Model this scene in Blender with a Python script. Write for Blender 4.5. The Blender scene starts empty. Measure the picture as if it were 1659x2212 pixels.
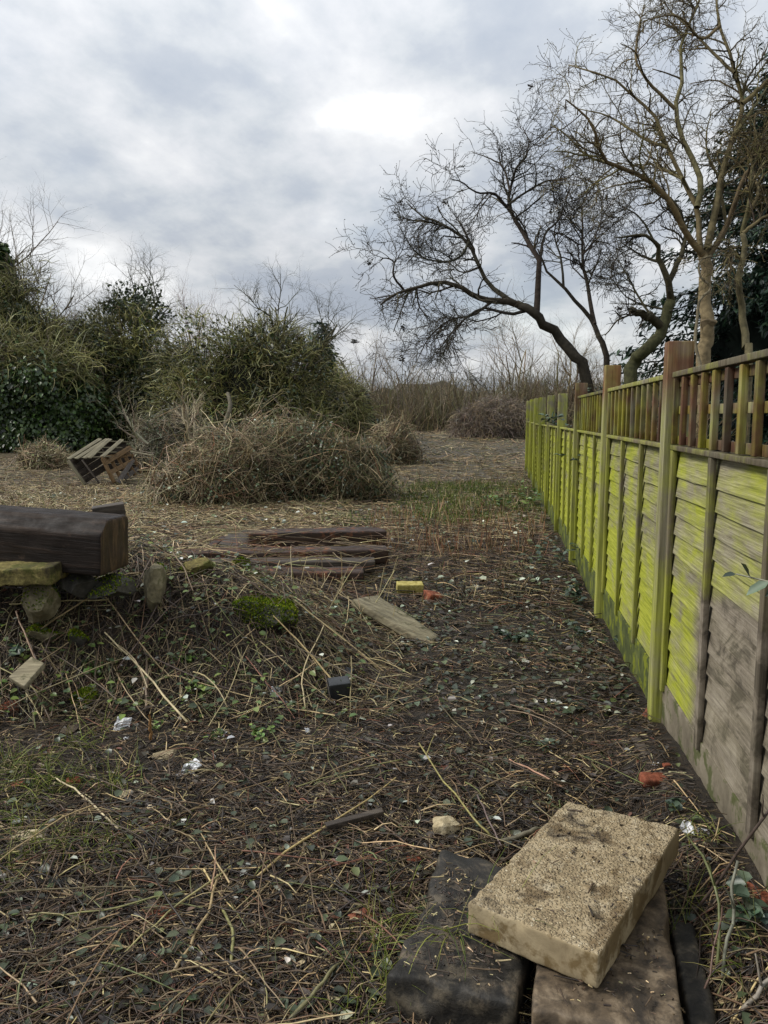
import bpy, bmesh, math, random
import numpy as np
from mathutils import Vector, Matrix

# ------------------------------------------------------------------ camera, sky, sun, exposure
sc = bpy.context.scene
COL = sc.collection
H = 1.38                                   # eye height above the path
FPX = 1661.0                               # focal length in units of a 1659 x 2212 picture
PITCH = math.atan(206 / FPX)
YAW = math.radians(8.24)                   # the fence runs along +Y; the camera looks a little to its left
cam = bpy.data.cameras.new('camera')
cam.sensor_fit = 'HORIZONTAL'
cam.sensor_width = 36.0
cam.lens = 36.0 * FPX / 1659.0
cam.clip_start = 0.05
cam.clip_end = 3000
cam_o = bpy.data.objects.new('camera', cam)
COL.objects.link(cam_o)
cam_o.location = (0, 0, H)
cam_o.rotation_euler = (math.pi / 2 - PITCH, 0, YAW)
sc.camera = cam_o

SUN_EL, SUN_AZ = math.radians(42), math.radians(-98)     # azimuth measured from +Y towards +X
w = bpy.data.worlds.new('World')
sc.world = w
w.use_nodes = True
nt = w.node_tree
nt.nodes.clear()


def N(tree, kind, **kw):
    n = tree.nodes.new(kind)
    for k, v in kw.items():
        if k.startswith('i_'):
            n.inputs[k[2:].replace('_', ' ')].default_value = v
        elif isinstance(k, str) and k.startswith('p'):
            pass
        else:
            setattr(n, k, v)
    return n


def L(tree, a, b):
    tree.links.new(a, b)


def MATH(tree, op, a, b=None, c=None, clamp=False):
    n = tree.nodes.new('ShaderNodeMath')
    n.operation = op
    n.use_clamp = clamp
    for i, v in enumerate((a, b, c)):
        if v is None:
            continue
        if isinstance(v, (int, float)):
            n.inputs[i].default_value = v
        else:
            tree.links.new(v, n.inputs[i])
    return n.outputs[0]


def RAMP(tree, fac, stops, interp='LINEAR'):
    n = tree.nodes.new('ShaderNodeValToRGB')
    cr = n.color_ramp
    cr.interpolation = interp
    while len(cr.elements) > 1:
        cr.elements.remove(cr.elements[-1])
    cr.elements[0].position = stops[0][0]
    c = stops[0][1]
    cr.elements[0].color = (c, c, c, 1) if isinstance(c, (int, float)) else (*c, 1)
    for p, c in stops[1:]:
        e = cr.elements.new(p)
        e.color = (c, c, c, 1) if isinstance(c, (int, float)) else (*c, 1)
    tree.links.new(fac, n.inputs[0])
    return n.outputs[0]


def MIX(tree, fac, a, b, mode='MIX'):
    n = tree.nodes.new('ShaderNodeMix')
    n.data_type = 'RGBA'
    n.blend_type = mode
    for sock, v in ((n.inputs[0], fac), (n.inputs[6], a), (n.inputs[7], b)):
        if isinstance(v, (int, float)):
            sock.default_value = v
        elif isinstance(v, tuple):
            sock.default_value = (*v, 1) if len(v) == 3 else v
        else:
            tree.links.new(v, sock)
    return n.outputs[2]


def NOISE(tree, vec, scale, detail=4, rough=0.55, dist=0.0, out=0):
    n = tree.nodes.new('ShaderNodeTexNoise')
    n.inputs['Scale'].default_value = scale
    n.inputs['Detail'].default_value = detail
    n.inputs['Roughness'].default_value = rough
    n.inputs['Distortion'].default_value = dist
    if vec is not None:
        tree.links.new(vec, n.inputs['Vector'])
    return n.outputs[out]


def MAPV(tree, vec, scale=(1, 1, 1), loc=(0, 0, 0), rot=(0, 0, 0)):
    n = tree.nodes.new('ShaderNodeMapping')
    n.inputs['Scale'].default_value = scale
    n.inputs['Location'].default_value = loc
    n.inputs['Rotation'].default_value = rot
    tree.links.new(vec, n.inputs['Vector'])
    return n.outputs[0]


# broken winter overcast: the clear sky above, a cloud sheet in front of it
sky = N(nt, 'ShaderNodeTexSky', sky_type='NISHITA', sun_disc=False)
sky.sun_elevation = SUN_EL
sky.sun_rotation = SUN_AZ
sky.air_density = 1.2
sky.dust_density = 1.5
tc = N(nt, 'ShaderNodeTexCoord')
sep = N(nt, 'ShaderNodeSeparateXYZ')
L(nt, tc.outputs['Generated'], sep.inputs[0])
zc = MATH(nt, 'ADD', MATH(nt, 'MAXIMUM', sep.outputs[2], 0.0), 0.24)
comb = N(nt, 'ShaderNodeCombineXYZ')
L(nt, MATH(nt, 'DIVIDE', sep.outputs[0], zc), comb.inputs[0])
L(nt, MATH(nt, 'DIVIDE', sep.outputs[1], zc), comb.inputs[1])
cv = MAPV(nt, comb.outputs[0], (1.0, 0.78, 1), (6.4, 3.1, 0), (0, 0, 0.35))
big = NOISE(nt, cv, 1.2, 3, 0.5, 0.35)
mid = NOISE(nt, cv, 3.0, 6, 0.52, 0.1)
fine = NOISE(nt, cv, 8.0, 6, 0.6, 0.1)
cl = MATH(nt, 'ADD', MATH(nt, 'MULTIPLY', big, 0.38),
          MATH(nt, 'ADD', MATH(nt, 'MULTIPLY', mid, 0.46), MATH(nt, 'MULTIPLY', fine, 0.16)))
cloud = RAMP(nt, cl, [(0.40, (3.2, 3.55, 4.1)), (0.455, (3.7, 4.0, 4.45)), (0.49, (4.35, 4.6, 4.9)),
                      (0.525, (5.0, 5.15, 5.4)), (0.56, (5.6, 5.7, 5.85)), (0.61, (6.9, 6.95, 7.0)), (0.70, (8.4, 8.4, 8.4))])
cover = RAMP(nt, NOISE(nt, cv, 1.1, 5, 0.55, 0.2), [(0.30, 0.72), (0.48, 0.96), (0.6, 1.0)])
# an overcast sky is brighter overhead than at the horizon
zen = MATH(nt, 'MULTIPLY_ADD', MATH(nt, 'MAXIMUM', sep.outputs[2], 0.0), 1.05, 0.76)
vm = N(nt, 'ShaderNodeVectorMath', operation='SCALE')
L(nt, cloud, vm.inputs[0])
L(nt, zen, vm.inputs['Scale'])
skycol = MIX(nt, cover, sky.outputs[0], vm.outputs[0])
bg = N(nt, 'ShaderNodeBackground')
bg.inputs['Strength'].default_value = 0.064
L(nt, skycol, bg.inputs['Color'])
wo = N(nt, 'ShaderNodeOutputWorld')
L(nt, bg.outputs[0], wo.inputs['Surface'])

sun = bpy.data.lights.new('sun', 'SUN')
sun.energy = 1.5
sun.angle = math.radians(14)
sun.color = (1.0, 0.955, 0.88)
sun_o = bpy.data.objects.new('sun', sun)
COL.objects.link(sun_o)
sd = Vector((math.sin(SUN_AZ) * math.cos(SUN_EL), math.cos(SUN_AZ) * math.cos(SUN_EL), math.sin(SUN_EL)))
sun_o.rotation_euler = sd.to_track_quat('Z', 'Y').to_euler()
sun_o.location = (-8, -4, 14)

sc.view_settings.view_transform = 'Standard'
sc.view_settings.look = 'None'
sc.view_settings.exposure = 1.2
sc.view_settings.gamma = 1.0
sc.view_settings.use_curve_mapping = False
sc.render.engine = 'CYCLES'
sc.cycles.max_bounces = 6
sc.cycles.diffuse_bounces = 3
sc.cycles.transparent_max_bounces = 4

# ------------------------------------------------------------------ geometry helpers
rng = np.random.default_rng(11)
random.seed(5)
cth, sth, cp, sp = math.cos(YAW), math.sin(YAW), math.cos(PITCH), math.sin(PITCH)
Rv = np.array([cth, sth, 0.0])
Fv = np.array([-sth * cp, cth * cp, -sp])
Uv = np.cross(Rv, Fv)
Cv = np.array([0, 0, H])
FH = np.array([-sth, cth])
RH = np.array([cth, sth])


def ray(px, py):
    return Fv + Rv * (px - 829.5) / FPX + Uv * (1106 - py) / FPX


def P(px, py, depth):
    """world point seen at picture position px, py, that many metres in front of the lens"""
    return Cv + depth * ray(px, py)


def uv2xy(u, v):
    return u * cth - v * sth, u * sth + v * cth


def xy2uv(x, y):
    return x * cth + y * sth, -x * sth + y * cth


def sstep(a, b, x):
    t = np.clip((x - a) / (b - a), 0, 1)
    return t * t * (3 - 2 * t)


def hash2(ix, iy, seed):
    h = (ix.astype(np.int64) * 374761393 + iy.astype(np.int64) * 668265263 + seed * 974634541) & 0x7fffffff
    h = ((h ^ (h >> 13)) * 1274126177) & 0x7fffffff
    h = h ^ (h >> 16)
    return (h & 0xffff) / 65535.0


def vnoise(x, y, seed=0):
    x = np.asarray(x, float)
    y = np.asarray(y, float)
    ix, iy = np.floor(x), np.floor(y)
    fx, fy = x - ix, y - iy
    fx, fy = fx * fx * (3 - 2 * fx), fy * fy * (3 - 2 * fy)
    a, b = hash2(ix, iy, seed), hash2(ix + 1, iy, seed)
    c, d = hash2(ix, iy + 1, seed), hash2(ix + 1, iy + 1, seed)
    return (a + (b - a) * fx) * (1 - fy) + (c + (d - c) * fx) * fy


def fbm(x, y, seed=0, oct=4):
    s, a, t = 0, 0.5, 0
    for i in range(oct):
        s = s + a * vnoise(x * 2 ** i + 17.3 * i, y * 2 ** i - 9.1 * i, seed + i)
        t += a
        a *= 0.5
    return s / t


def n3(p, s, seed):
    """cheap three-axis noise in -1..1 for an (n,3) array"""
    x, y, z = p[:, 0] * s, p[:, 1] * s, p[:, 2] * s
    return (fbm(x + 31.7 * seed, y + z * 0.7, seed, 3) + fbm(y - 12.3, z + x * 0.6 + 5.1 * seed, seed + 7, 3)) - 1.0


def gh(x, y):
    """height of the ground at world x, y"""
    x = np.asarray(x, float)
    y = np.asarray(y, float)
    u, v = xy2uv(x, y)
    # rubble mound on the left, in front of the old sleepers
    edge = 3.32 + 0.22 * (fbm(u * 1.3 + 3, v * 0 + 1.0, 5) - 0.5) + 0.35 * sstep(-0.5, 0.2, u)
    mv = sstep(edge, edge + 0.85, v) * (1 - 0.80 * sstep(4.4, 5.8, v)) * (1 - 0.9 * sstep(6.6, 8.6, v))
    mu = 1 - sstep(-0.95, 0.12, u)
    m = (0.42 + 0.13 * sstep(-1.0, -1.5, u)) * mv * mu * (0.82 + 0.4 * fbm(u * 2.1, v * 2.1, 9))
    far = 0.62 * sstep(13, 36, v)
    side = 0.10 * sstep(0.25, 0.05, 0.71 - x) * sstep(4.2, 2.2, y)
    rough = np.where(v < 9, 0.055, 0.10) * (fbm(x * 2.3, y * 2.3, 1, 4) - 0.5) \
        + 0.022 * (fbm(x * 13, y * 13, 3, 3) - 0.5)
    return m + far + side + rough * (1 + 1.4 * mv * mu)


def gh1(x, y):
    return float(gh(np.array([x]), np.array([y]))[0])


def G(px, py, dz=0.0):
    """where the line of sight through px, py meets the ground (plus dz)"""
    r = ray(px, py)
    for lo, hi, n in ((1.0, 120.0, 700), (None, None, 60)):
        t = TT if lo else np.linspace(t0, t1, n)
        p = Cv + r * t[:, None]
        k = int(np.argmax(p[:, 2] <= gh(p[:, 0], p[:, 1]) + dz))
        t0, t1 = t[max(k - 1, 0)], t[k]
    return Cv + r * t1


TT = np.geomspace(1.0, 120.0, 700)


def ONG(u, v, dz=0.0):
    x, y = uv2xy(u, v)
    return np.array([x, y, gh1(x, y) + dz])


def mesh_np(name, verts, quads=None, tris=None, col=None, smooth=False):
    me = bpy.data.meshes.new(name)
    verts = np.asarray(verts, np.float32)
    nq = 0 if quads is None else len(quads)
    ntr = 0 if tris is None else len(tris)
    me.vertices.add(len(verts))
    me.vertices.foreach_set('co', verts.ravel())
    me.loops.add(nq * 4 + ntr * 3)
    idx = []
    if nq:
        idx.append(np.asarray(quads, np.int32).ravel())
    if ntr:
        idx.append(np.asarray(tris, np.int32).ravel())
    me.loops.foreach_set('vertex_index', np.concatenate(idx))
    me.polygons.add(nq + ntr)
    st = np.concatenate([np.arange(nq) * 4, nq * 4 + np.arange(ntr) * 3]).astype(np.int32)
    me.polygons.foreach_set('loop_start', st)
    me.polygons.foreach_set('use_smooth', np.full(nq + ntr, bool(smooth)))
    me.update(calc_edges=True)
    if col is not None:
        a = me.attributes.new('col', 'FLOAT_COLOR', 'POINT')
        c = np.ones((len(verts), 4), np.float32)
        c[:, :3] = col
        a.data.foreach_set('color', c.ravel())
    return me


def norm(a):
    return a / np.maximum(np.linalg.norm(a, axis=-1, keepdims=True), 1e-9)


class Geo:
    """collects numpy geometry with a colour per vertex"""

    def __init__(self):
        self.v, self.q, self.t, self.c, self.n = [], [], [], [], 0

    def add(self, v, q=None, t=None, c=(1, 1, 1)):
        v = np.asarray(v, float).reshape(-1, 3)
        if q is not None and len(q):
            self.q.append(np.asarray(q) + self.n)
        if t is not None and len(t):
            self.t.append(np.asarray(t) + self.n)
        c = np.broadcast_to(np.asarray(c, float), (len(v), 3))
        self.v.append(v)
        self.c.append(c)
        self.n += len(v)
        return self

    def tubes(self, paths, radii, cols, S=3, tip=None, shade=None):
        """paths (n,k,3), radii (n,k), cols (n,3)"""
        paths = np.asarray(paths, float)
        n, k, _ = paths.shape
        tip = S > 4 if tip is None else tip
        if n == 0:
            return self
        tan = np.empty_like(paths)
        tan[:, 1:-1] = paths[:, 2:] - paths[:, :-2]
        tan[:, 0] = paths[:, 1] - paths[:, 0]
        tan[:, -1] = paths[:, -1] - paths[:, -2]
        tan = norm(tan)
        ov = norm(paths[:, -1] - paths[:, 0])
        ref = norm(np.cross(ov, norm(rng.normal(size=(n, 3)))))
        a = norm(np.cross(tan, ref[:, None, :]))
        b = np.cross(tan, a)
        ang = np.arange(S) * 2 * math.pi / S
        ring = (a[:, :, None, :] * np.cos(ang)[None, None, :, None] + b[:, :, None, :] * np.sin(ang)[None, None, :, None])
        v = paths[:, :, None, :] + ring * np.asarray(radii)[:, :, None, None]
        base = (np.arange(n) * k * S)[:, None, None]
        i = np.arange(k - 1)[None, :, None] * S
        j = np.arange(S)[None, None, :]
        j2 = (j + 1) % S
        q = np.stack([base + i + j, base + i + j2, base + i + S + j2, base + i + S + j], -1).reshape(-1, 4)
        t = None
        if tip:
            t0 = []
            for s in range(1, S - 1):
                e = (np.arange(n) * k * S + (k - 1) * S)
                t0.append(np.stack([e, e + s, e + s + 1], -1))
            t = np.concatenate(t0)
        c = np.repeat(np.asarray(cols, float), k * S, axis=0)
        if shade is not None:
            c = c * shade
        self.add(v.reshape(-1, 3), q, t, c)
        return self

    def leaves(self, pos, d, nrm, ln, wd, cols, fold=0.25):
        """folded six-point leaves; pos, d, nrm, cols (n,3), ln, wd (n,)"""
        pos = np.asarray(pos, float)
        n = len(pos)
        if n == 0:
            return self
        d = norm(np.asarray(d, float))
        s = norm(np.cross(d, nrm))
        up = norm(np.cross(s, d))
        ln = np.broadcast_to(np.asarray(ln, float), (n,))[:, None]
        wd = np.broadcast_to(np.asarray(wd, float), (n,))[:, None]
        f = up * wd * fold
        v = np.stack([pos,
                      pos + d * ln * 0.28 + s * wd * 0.5 + f,
                      pos + d * ln * 0.68 + s * wd * 0.42 + f * 0.8,
                      pos + d * ln - up * ln * 0.08,
                      pos + d * ln * 0.68 - s * wd * 0.42 + f * 0.8,
                      pos + d * ln * 0.28 - s * wd * 0.5 + f], 1)
        b = (np.arange(n) * 6)[:, None]
        q = np.concatenate([b + np.array([[0, 1, 2, 3]]), b + np.array([[0, 3, 4, 5]])])
        self.add(v.reshape(-1, 3), q, None, np.repeat(np.asarray(cols, float), 6, axis=0))
        return self

    def needles(self, pos, d, nrm, ln, wd, cols):
        """four-point leaves, bent along the middle"""
        pos = np.asarray(pos, float)
        n = len(pos)
        d = norm(np.asarray(d, float))
        s_ = norm(np.cross(d, nrm))
        up_ = np.cross(s_, d)
        ln = np.broadcast_to(np.asarray(ln, float), (n,))[:, None]
        wd = np.broadcast_to(np.asarray(wd, float), (n,))[:, None]
        v = np.stack([pos, pos + d * ln * 0.45 + s_ * wd * 0.5 + up_ * wd * 0.2, pos + d * ln, pos + d * ln * 0.45 - s_ * wd * 0.5 + up_ * wd * 0.2], 1)
        b = (np.arange(n) * 4)[:, None]
        t = np.concatenate([b + np.array([[0, 1, 2]]), b + np.array([[0, 2, 3]])])
        self.add(v.reshape(-1, 3), None, t, np.repeat(np.asarray(cols, float), 4, axis=0))
        return self

    def mesh(self, name, smooth=True):
        v = np.concatenate(self.v)
        q = np.concatenate(self.q) if self.q else None
        t = np.concatenate(self.t) if self.t else None
        return mesh_np(name, v, q, t, np.concatenate(self.c), smooth)


def obj(name, me, mat, parent=None, label=None, cat=None, group=None, kind=None, M=None):
    if isinstance(me, Geo):
        me = me.mesh(name)
    o = bpy.data.objects.new(name, me)
    COL.objects.link(o)
    if mat is not None and not me.materials:
        me.materials.append(mat)
    if parent is not None:
        o.parent = parent
    if M is not None:
        o.matrix_local = M
    if cat and not kind:
        kind = 'thing'
    for k, v in (('label', label), ('category', cat), ('group', group), ('kind', kind)):
        if v:
            o[k] = v
    return o


def empty(name, loc, label=None, cat=None, parent=None, group=None):
    o = bpy.data.objects.new(name, None)
    COL.objects.link(o)
    o.location = [float(c) for c in loc]
    o.empty_display_size = 0.1
    if parent is not None:
        o.parent = parent
    if label:
        o['label'] = label
    if cat:
        o['category'] = cat
        o['kind'] = 'thing'
    if group:
        o['group'] = group
    return o


def rebase(geo, loc):
    """make collected geometry local to an Empty at loc"""
    geo.v = [v - np.asarray(loc) for v in geo.v]
    return geo


def grow(st, d, ln, K, wig, trop=(0, 0, 0), tw=0.0):
    n = len(st)
    p = np.empty((n, K, 3))
    p[:, 0] = st
    d = norm(np.asarray(d, float))
    trop = np.asarray(trop, float)
    step = (np.asarray(ln) / (K - 1))[:, None] * np.ones((n, 1))
    for i in range(1, K):
        p[:, i] = p[:, i - 1] + d * step
        d = norm(d + rng.normal(size=(n, 3)) * wig + trop * tw)
    return p


def taper(r0, K, end=0.3):
    return np.asarray(r0)[:, None] * np.linspace(1, end, K)[None, :]


def spawn(paths, radii, n, t0, t1, ang, angs=0.25, bias=None):
    N_, K, _ = paths.shape
    seg = np.linalg.norm(paths[:, 1:] - paths[:, :-1], axis=-1).sum(1)
    idx = rng.choice(N_, n, p=seg / seg.sum())
    t = rng.uniform(t0, t1, n) * (K - 1)
    i = np.minimum(t.astype(int), K - 2)
    f = (t - i)[:, None]
    a, b = paths[idx, i], paths[idx, i + 1]
    st = a + (b - a) * f
    tan = norm(b - a)
    perp = rng.normal(size=(n, 3))
    if bias is not None:
        perp = perp + np.asarray(bias)
    perp = norm(perp - tan * (perp * tan).sum(1, keepdims=True))
    an = (ang + rng.normal(size=n) * angs)[:, None]
    d = tan * np.cos(an) + perp * np.sin(an)
    r = radii[idx, i] * (1 - f[:, 0]) + radii[idx, i + 1] * f[:, 0]
    return st, d, r, idx


def smooth_path(pts, K):
    """Catmull-Rom through traced points, K samples"""
    pts = np.asarray(pts, float)
    n = len(pts)
    ext = np.concatenate([[2 * pts[0] - pts[1]], pts, [2 * pts[-1] - pts[-2]]])
    out = []
    for t in np.linspace(0, n - 1 - 1e-6, K):
        i = int(t)
        f = t - i
        p0, p1, p2, p3 = ext[i:i + 4]
        out.append(0.5 * ((2 * p1) + (-p0 + p2) * f + (2 * p0 - 5 * p1 + 4 * p2 - p3) * f * f + (-p0 + 3 * p1 - 3 * p2 + p3) * f ** 3))
    return np.array(out)


def pick(pal, n, var=0.18):
    """colours from a palette [(weight, rgb)...] with per-piece variation"""
    wts = np.array([p[0] for p in pal], float)
    c = np.array([p[1] for p in pal], float)
    i = rng.choice(len(pal), n, p=wts / wts.sum())
    return np.clip(c[i] * (1 + rng.normal(size=(n, 1)) * var) * (1 + rng.normal(size=(n, 3)) * 0.05), 0.003, 0.95)


def rbox(sx, sy, sz, res, r=0.01, amp=0.0, ns=8.0, seed=0, warp=None):
    """rounded, slightly uneven box of full size sx, sy, sz about the origin -> (verts, quads)"""
    s = np.array([sx, sy, sz]) / 2
    n = [max(1, int(round(2 * s[i] / res))) for i in range(3)]
    V, Q, off = [], [], 0
    for ax in range(3):
        b, c = (ax + 1) % 3, (ax + 2) % 3
        for sg in (-1, 1):
            # denser sampling at the edges so that rounding shows
            def lin(k, half):
                e = min(r, half * 0.45)
                a = np.linspace(-half + e, half - e, k + 1)
                return np.concatenate([[-half, -half + e * 0.35], a, [half - e * 0.35, half]])
            gb, gc = lin(n[b], s[b]), lin(n[c], s[c])
            B, Cc = np.meshgrid(gb, gc, indexing='ij')
            p = np.zeros((B.size, 3))
            p[:, ax] = sg * s[ax]
            p[:, b], p[:, c] = B.ravel(), Cc.ravel()
            nb, nc = len(gb), len(gc)
            i, j = np.meshgrid(np.arange(nb - 1), np.arange(nc - 1), indexing='ij')
            a0 = (i * nc + j).ravel()
            q = np.stack([a0, a0 + nc, a0 + nc + 1, a0 + 1], -1)
            if sg < 0:
                q = q[:, ::-1]
            V.append(p)
            Q.append(q + off)
            off += len(p)
    V = np.concatenate(V)
    Q = np.concatenate(Q)
    inner = np.clip(V, -(s - r), s - r)
    dlt = V - inner
    ln = np.linalg.norm(dlt, axis=1, keepdims=True)
    V = np.where(ln > 1e-9, inner + dlt / np.maximum(ln, 1e-9) * r, V)
    if amp:
        dirn = norm(V / s)
        V = V + dirn * (n3(V, ns, seed) * amp)[:, None]
    if warp is not None:
        V = warp(V)
    return V, Q


def weld(me, dist=1e-5, smooth=True):
    bm = bmesh.new()
    bm.from_mesh(me)
    bmesh.ops.remove_doubles(bm, verts=bm.verts, dist=dist)
    for f in bm.faces:
        f.smooth = smooth
    bm.to_mesh(me)
    bm.free()
    return me


def boxmesh(name, *a, **k):
    V, Q = rbox(*a, **k)
    return weld(mesh_np(name, V, Q))


def rockmesh(name, sx, sy, sz, seed, cuts=9, amp=0.08, sub=4):
    bm = bmesh.new()
    bmesh.ops.create_icosphere(bm, subdivisions=sub, radius=1.0)
    v = np.array([x.co[:] for x in bm.verts])
    r = np.random.default_rng(seed)
    for i in range(cuts + 6):
        d = norm(r.normal(size=3))
        k = r.uniform(0.34, 0.74)
        m = v @ d
        v = v - d * np.maximum(m - k, 0)[:, None] * 0.98
    v = v * (1 + amp * n3(v, 2.2, seed))[:, None] * (1 + amp * 0.55 * n3(v, 6.0, seed + 3))[:, None] * (1 + amp * 0.35 * n3(v, 15.0, seed + 5))[:, None]
    v /= np.abs(v).max(0)
    v *= np.array([sx, sy, sz]) / 2
    for b, p in zip(bm.verts, v):
        b.co = p
    for f in bm.faces:
        f.smooth = False
    me = bpy.data.meshes.new(name)
    bm.to_mesh(me)
    bm.free()
    return me


def frame(origin, xdir, zdir=(0, 0, 1)):
    """matrix with local x along xdir"""
    x = Vector(xdir).normalized()
    z = Vector(zdir)
    y = z.cross(x).normalized()
    z = x.cross(y)
    M = Matrix((x, y, z)).transposed().to_4x4()
    M.translation = Vector([float(c) for c in origin])
    return M


# ------------------------------------------------------------------ materials
def newmat(name):
    m = bpy.data.materials.new(name)
    m.use_nodes = True
    t = m.node_tree
    b = t.nodes['Principled BSDF']
    return m, t, b


def bump(t, b, h, strength=0.4, dist=0.01):
    n = t.nodes.new('ShaderNodeBump')
    n.inputs['Strength'].default_value = strength
    n.inputs['Distance'].default_value = dist
    t.links.new(h, n.inputs['Height'])
    t.links.new(n.outputs[0], b.inputs['Normal'])


def attr_mat(name, rough=0.7, spec=0.3, nscale=40, namt=0.35, trans=0.0, stretch=None):
    m, t, b = newmat(name)
    a = t.nodes.new('ShaderNodeAttribute')
    a.attribute_name = 'col'
    g = t.nodes.new('ShaderNodeNewGeometry')
    n = NOISE(t, g.outputs['Position'], nscale, 3, 0.6)
    k = RAMP(t, n, [(0.3, 1 - namt), (0.7, 1 + namt * 0.7)])
    c = MIX(t, 1.0, a.outputs['Color'], k, 'MULTIPLY')
    L(t, c, b.inputs['Base Color'])
    b.inputs['Roughness'].default_value = rough
    b.inputs['Specular IOR Level'].default_value = spec
    if trans:
        out = t.nodes['Material Output']
        tr = t.nodes.new('ShaderNodeBsdfTranslucent')
        L(t, c, tr.inputs['Color'])
        mx = t.nodes.new('ShaderNodeMixShader')
        mx.inputs[0].default_value = trans
        L(t, b.outputs[0], mx.inputs[1])
        L(t, tr.outputs[0], mx.inputs[2])
        L(t, mx.outputs[0], out.inputs['Surface'])
    return m


M_TWIG = attr_mat('dead_twig', 0.5, 0.45, 60, 0.4)
M_LEAF = attr_mat('leaf', 0.42, 0.5, 25, 0.25, 0.15)
M_BARK = attr_mat('bark', 0.85, 0.2, 14, 0.5)
M_GRASS = attr_mat('grass_blade', 0.5, 0.4, 15, 0.25, 0.25)
M_MOSS = attr_mat('moss', 0.9, 0.1, 60, 0.3, 0.1)


def mat_ground():
    m, t, b = newmat('soil_and_litter')
    a = t.nodes.new('ShaderNodeAttribute')
    a.attribute_name = 'col'                     # r straw share, g grass share, b wetness
    s = t.nodes.new('ShaderNodeSeparateColor')
    L(t, a.outputs['Color'], s.inputs[0])
    g = t.nodes.new('ShaderNodeNewGeometry')
    pos = g.outputs['Position']
    n1 = NOISE(t, pos, 9, 6, 0.65)
    n2 = NOISE(t, pos, 70, 4, 0.7)
    soil = RAMP(t, n1, [(0.3, (0.005, 0.004, 0.003)), (0.5, (0.012, 0.0085, 0.006)), (0.72, (0.032, 0.022, 0.014))])
    soil = MIX(t, 0.8, soil, RAMP(t, n2, [(0.3, 0.5), (0.7, 1.5)]), 'MULTIPLY')
    f1 = NOISE(t, MAPV(t, pos, (1, 3.0, 1), rot=(0, 0, 0.5)), 45, 4, 0.7, 1.2)
    f2 = NOISE(t, MAPV(t, pos, (3.0, 1, 1), rot=(0, 0, -0.3)), 38, 4, 0.7, 1.2)
    chips = RAMP(t, MATH(t, 'MAXIMUM', f1, f2), [(0.52, (0.045, 0.033, 0.02)), (0.60, (0.15, 0.105, 0.052)), (0.72, (0.34, 0.255, 0.13))])
    big = NOISE(t, pos, 1.7, 5, 0.6)
    k = MATH(t, 'MULTIPLY', s.outputs[0], RAMP(t, big, [(0.3, 0.45), (0.65, 1.0)]), clamp=True)
    c = MIX(t, k, soil, chips)
    gr = RAMP(t, NOISE(t, pos, 30, 4, 0.7), [(0.35, (0.02, 0.03, 0.006)), (0.6, (0.075, 0.10, 0.018))])
    kg = MATH(t, 'MULTIPLY', s.outputs[1], RAMP(t, NOISE(t, pos, 4, 5, 0.65), [(0.42, 0.0), (0.6, 1.0)]), clamp=True)
    c = MIX(t, kg, c, gr)
    L(t, c, b.inputs['Base Color'])
    L(t, RAMP(t, NOISE(t, pos, 6, 4, 0.6), [(0.35, 0.42), (0.6, 0.9)]), b.inputs['Roughness'])
    b.inputs['Specular IOR Level'].default_value = 0.35
    bump(t, b, MATH(t, 'ADD', n2, MATH(t, 'MULTIPLY', MATH(t, 'MAXIMUM', f1, f2), 1.5)), 0.8, 0.012)
    return m


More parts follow.
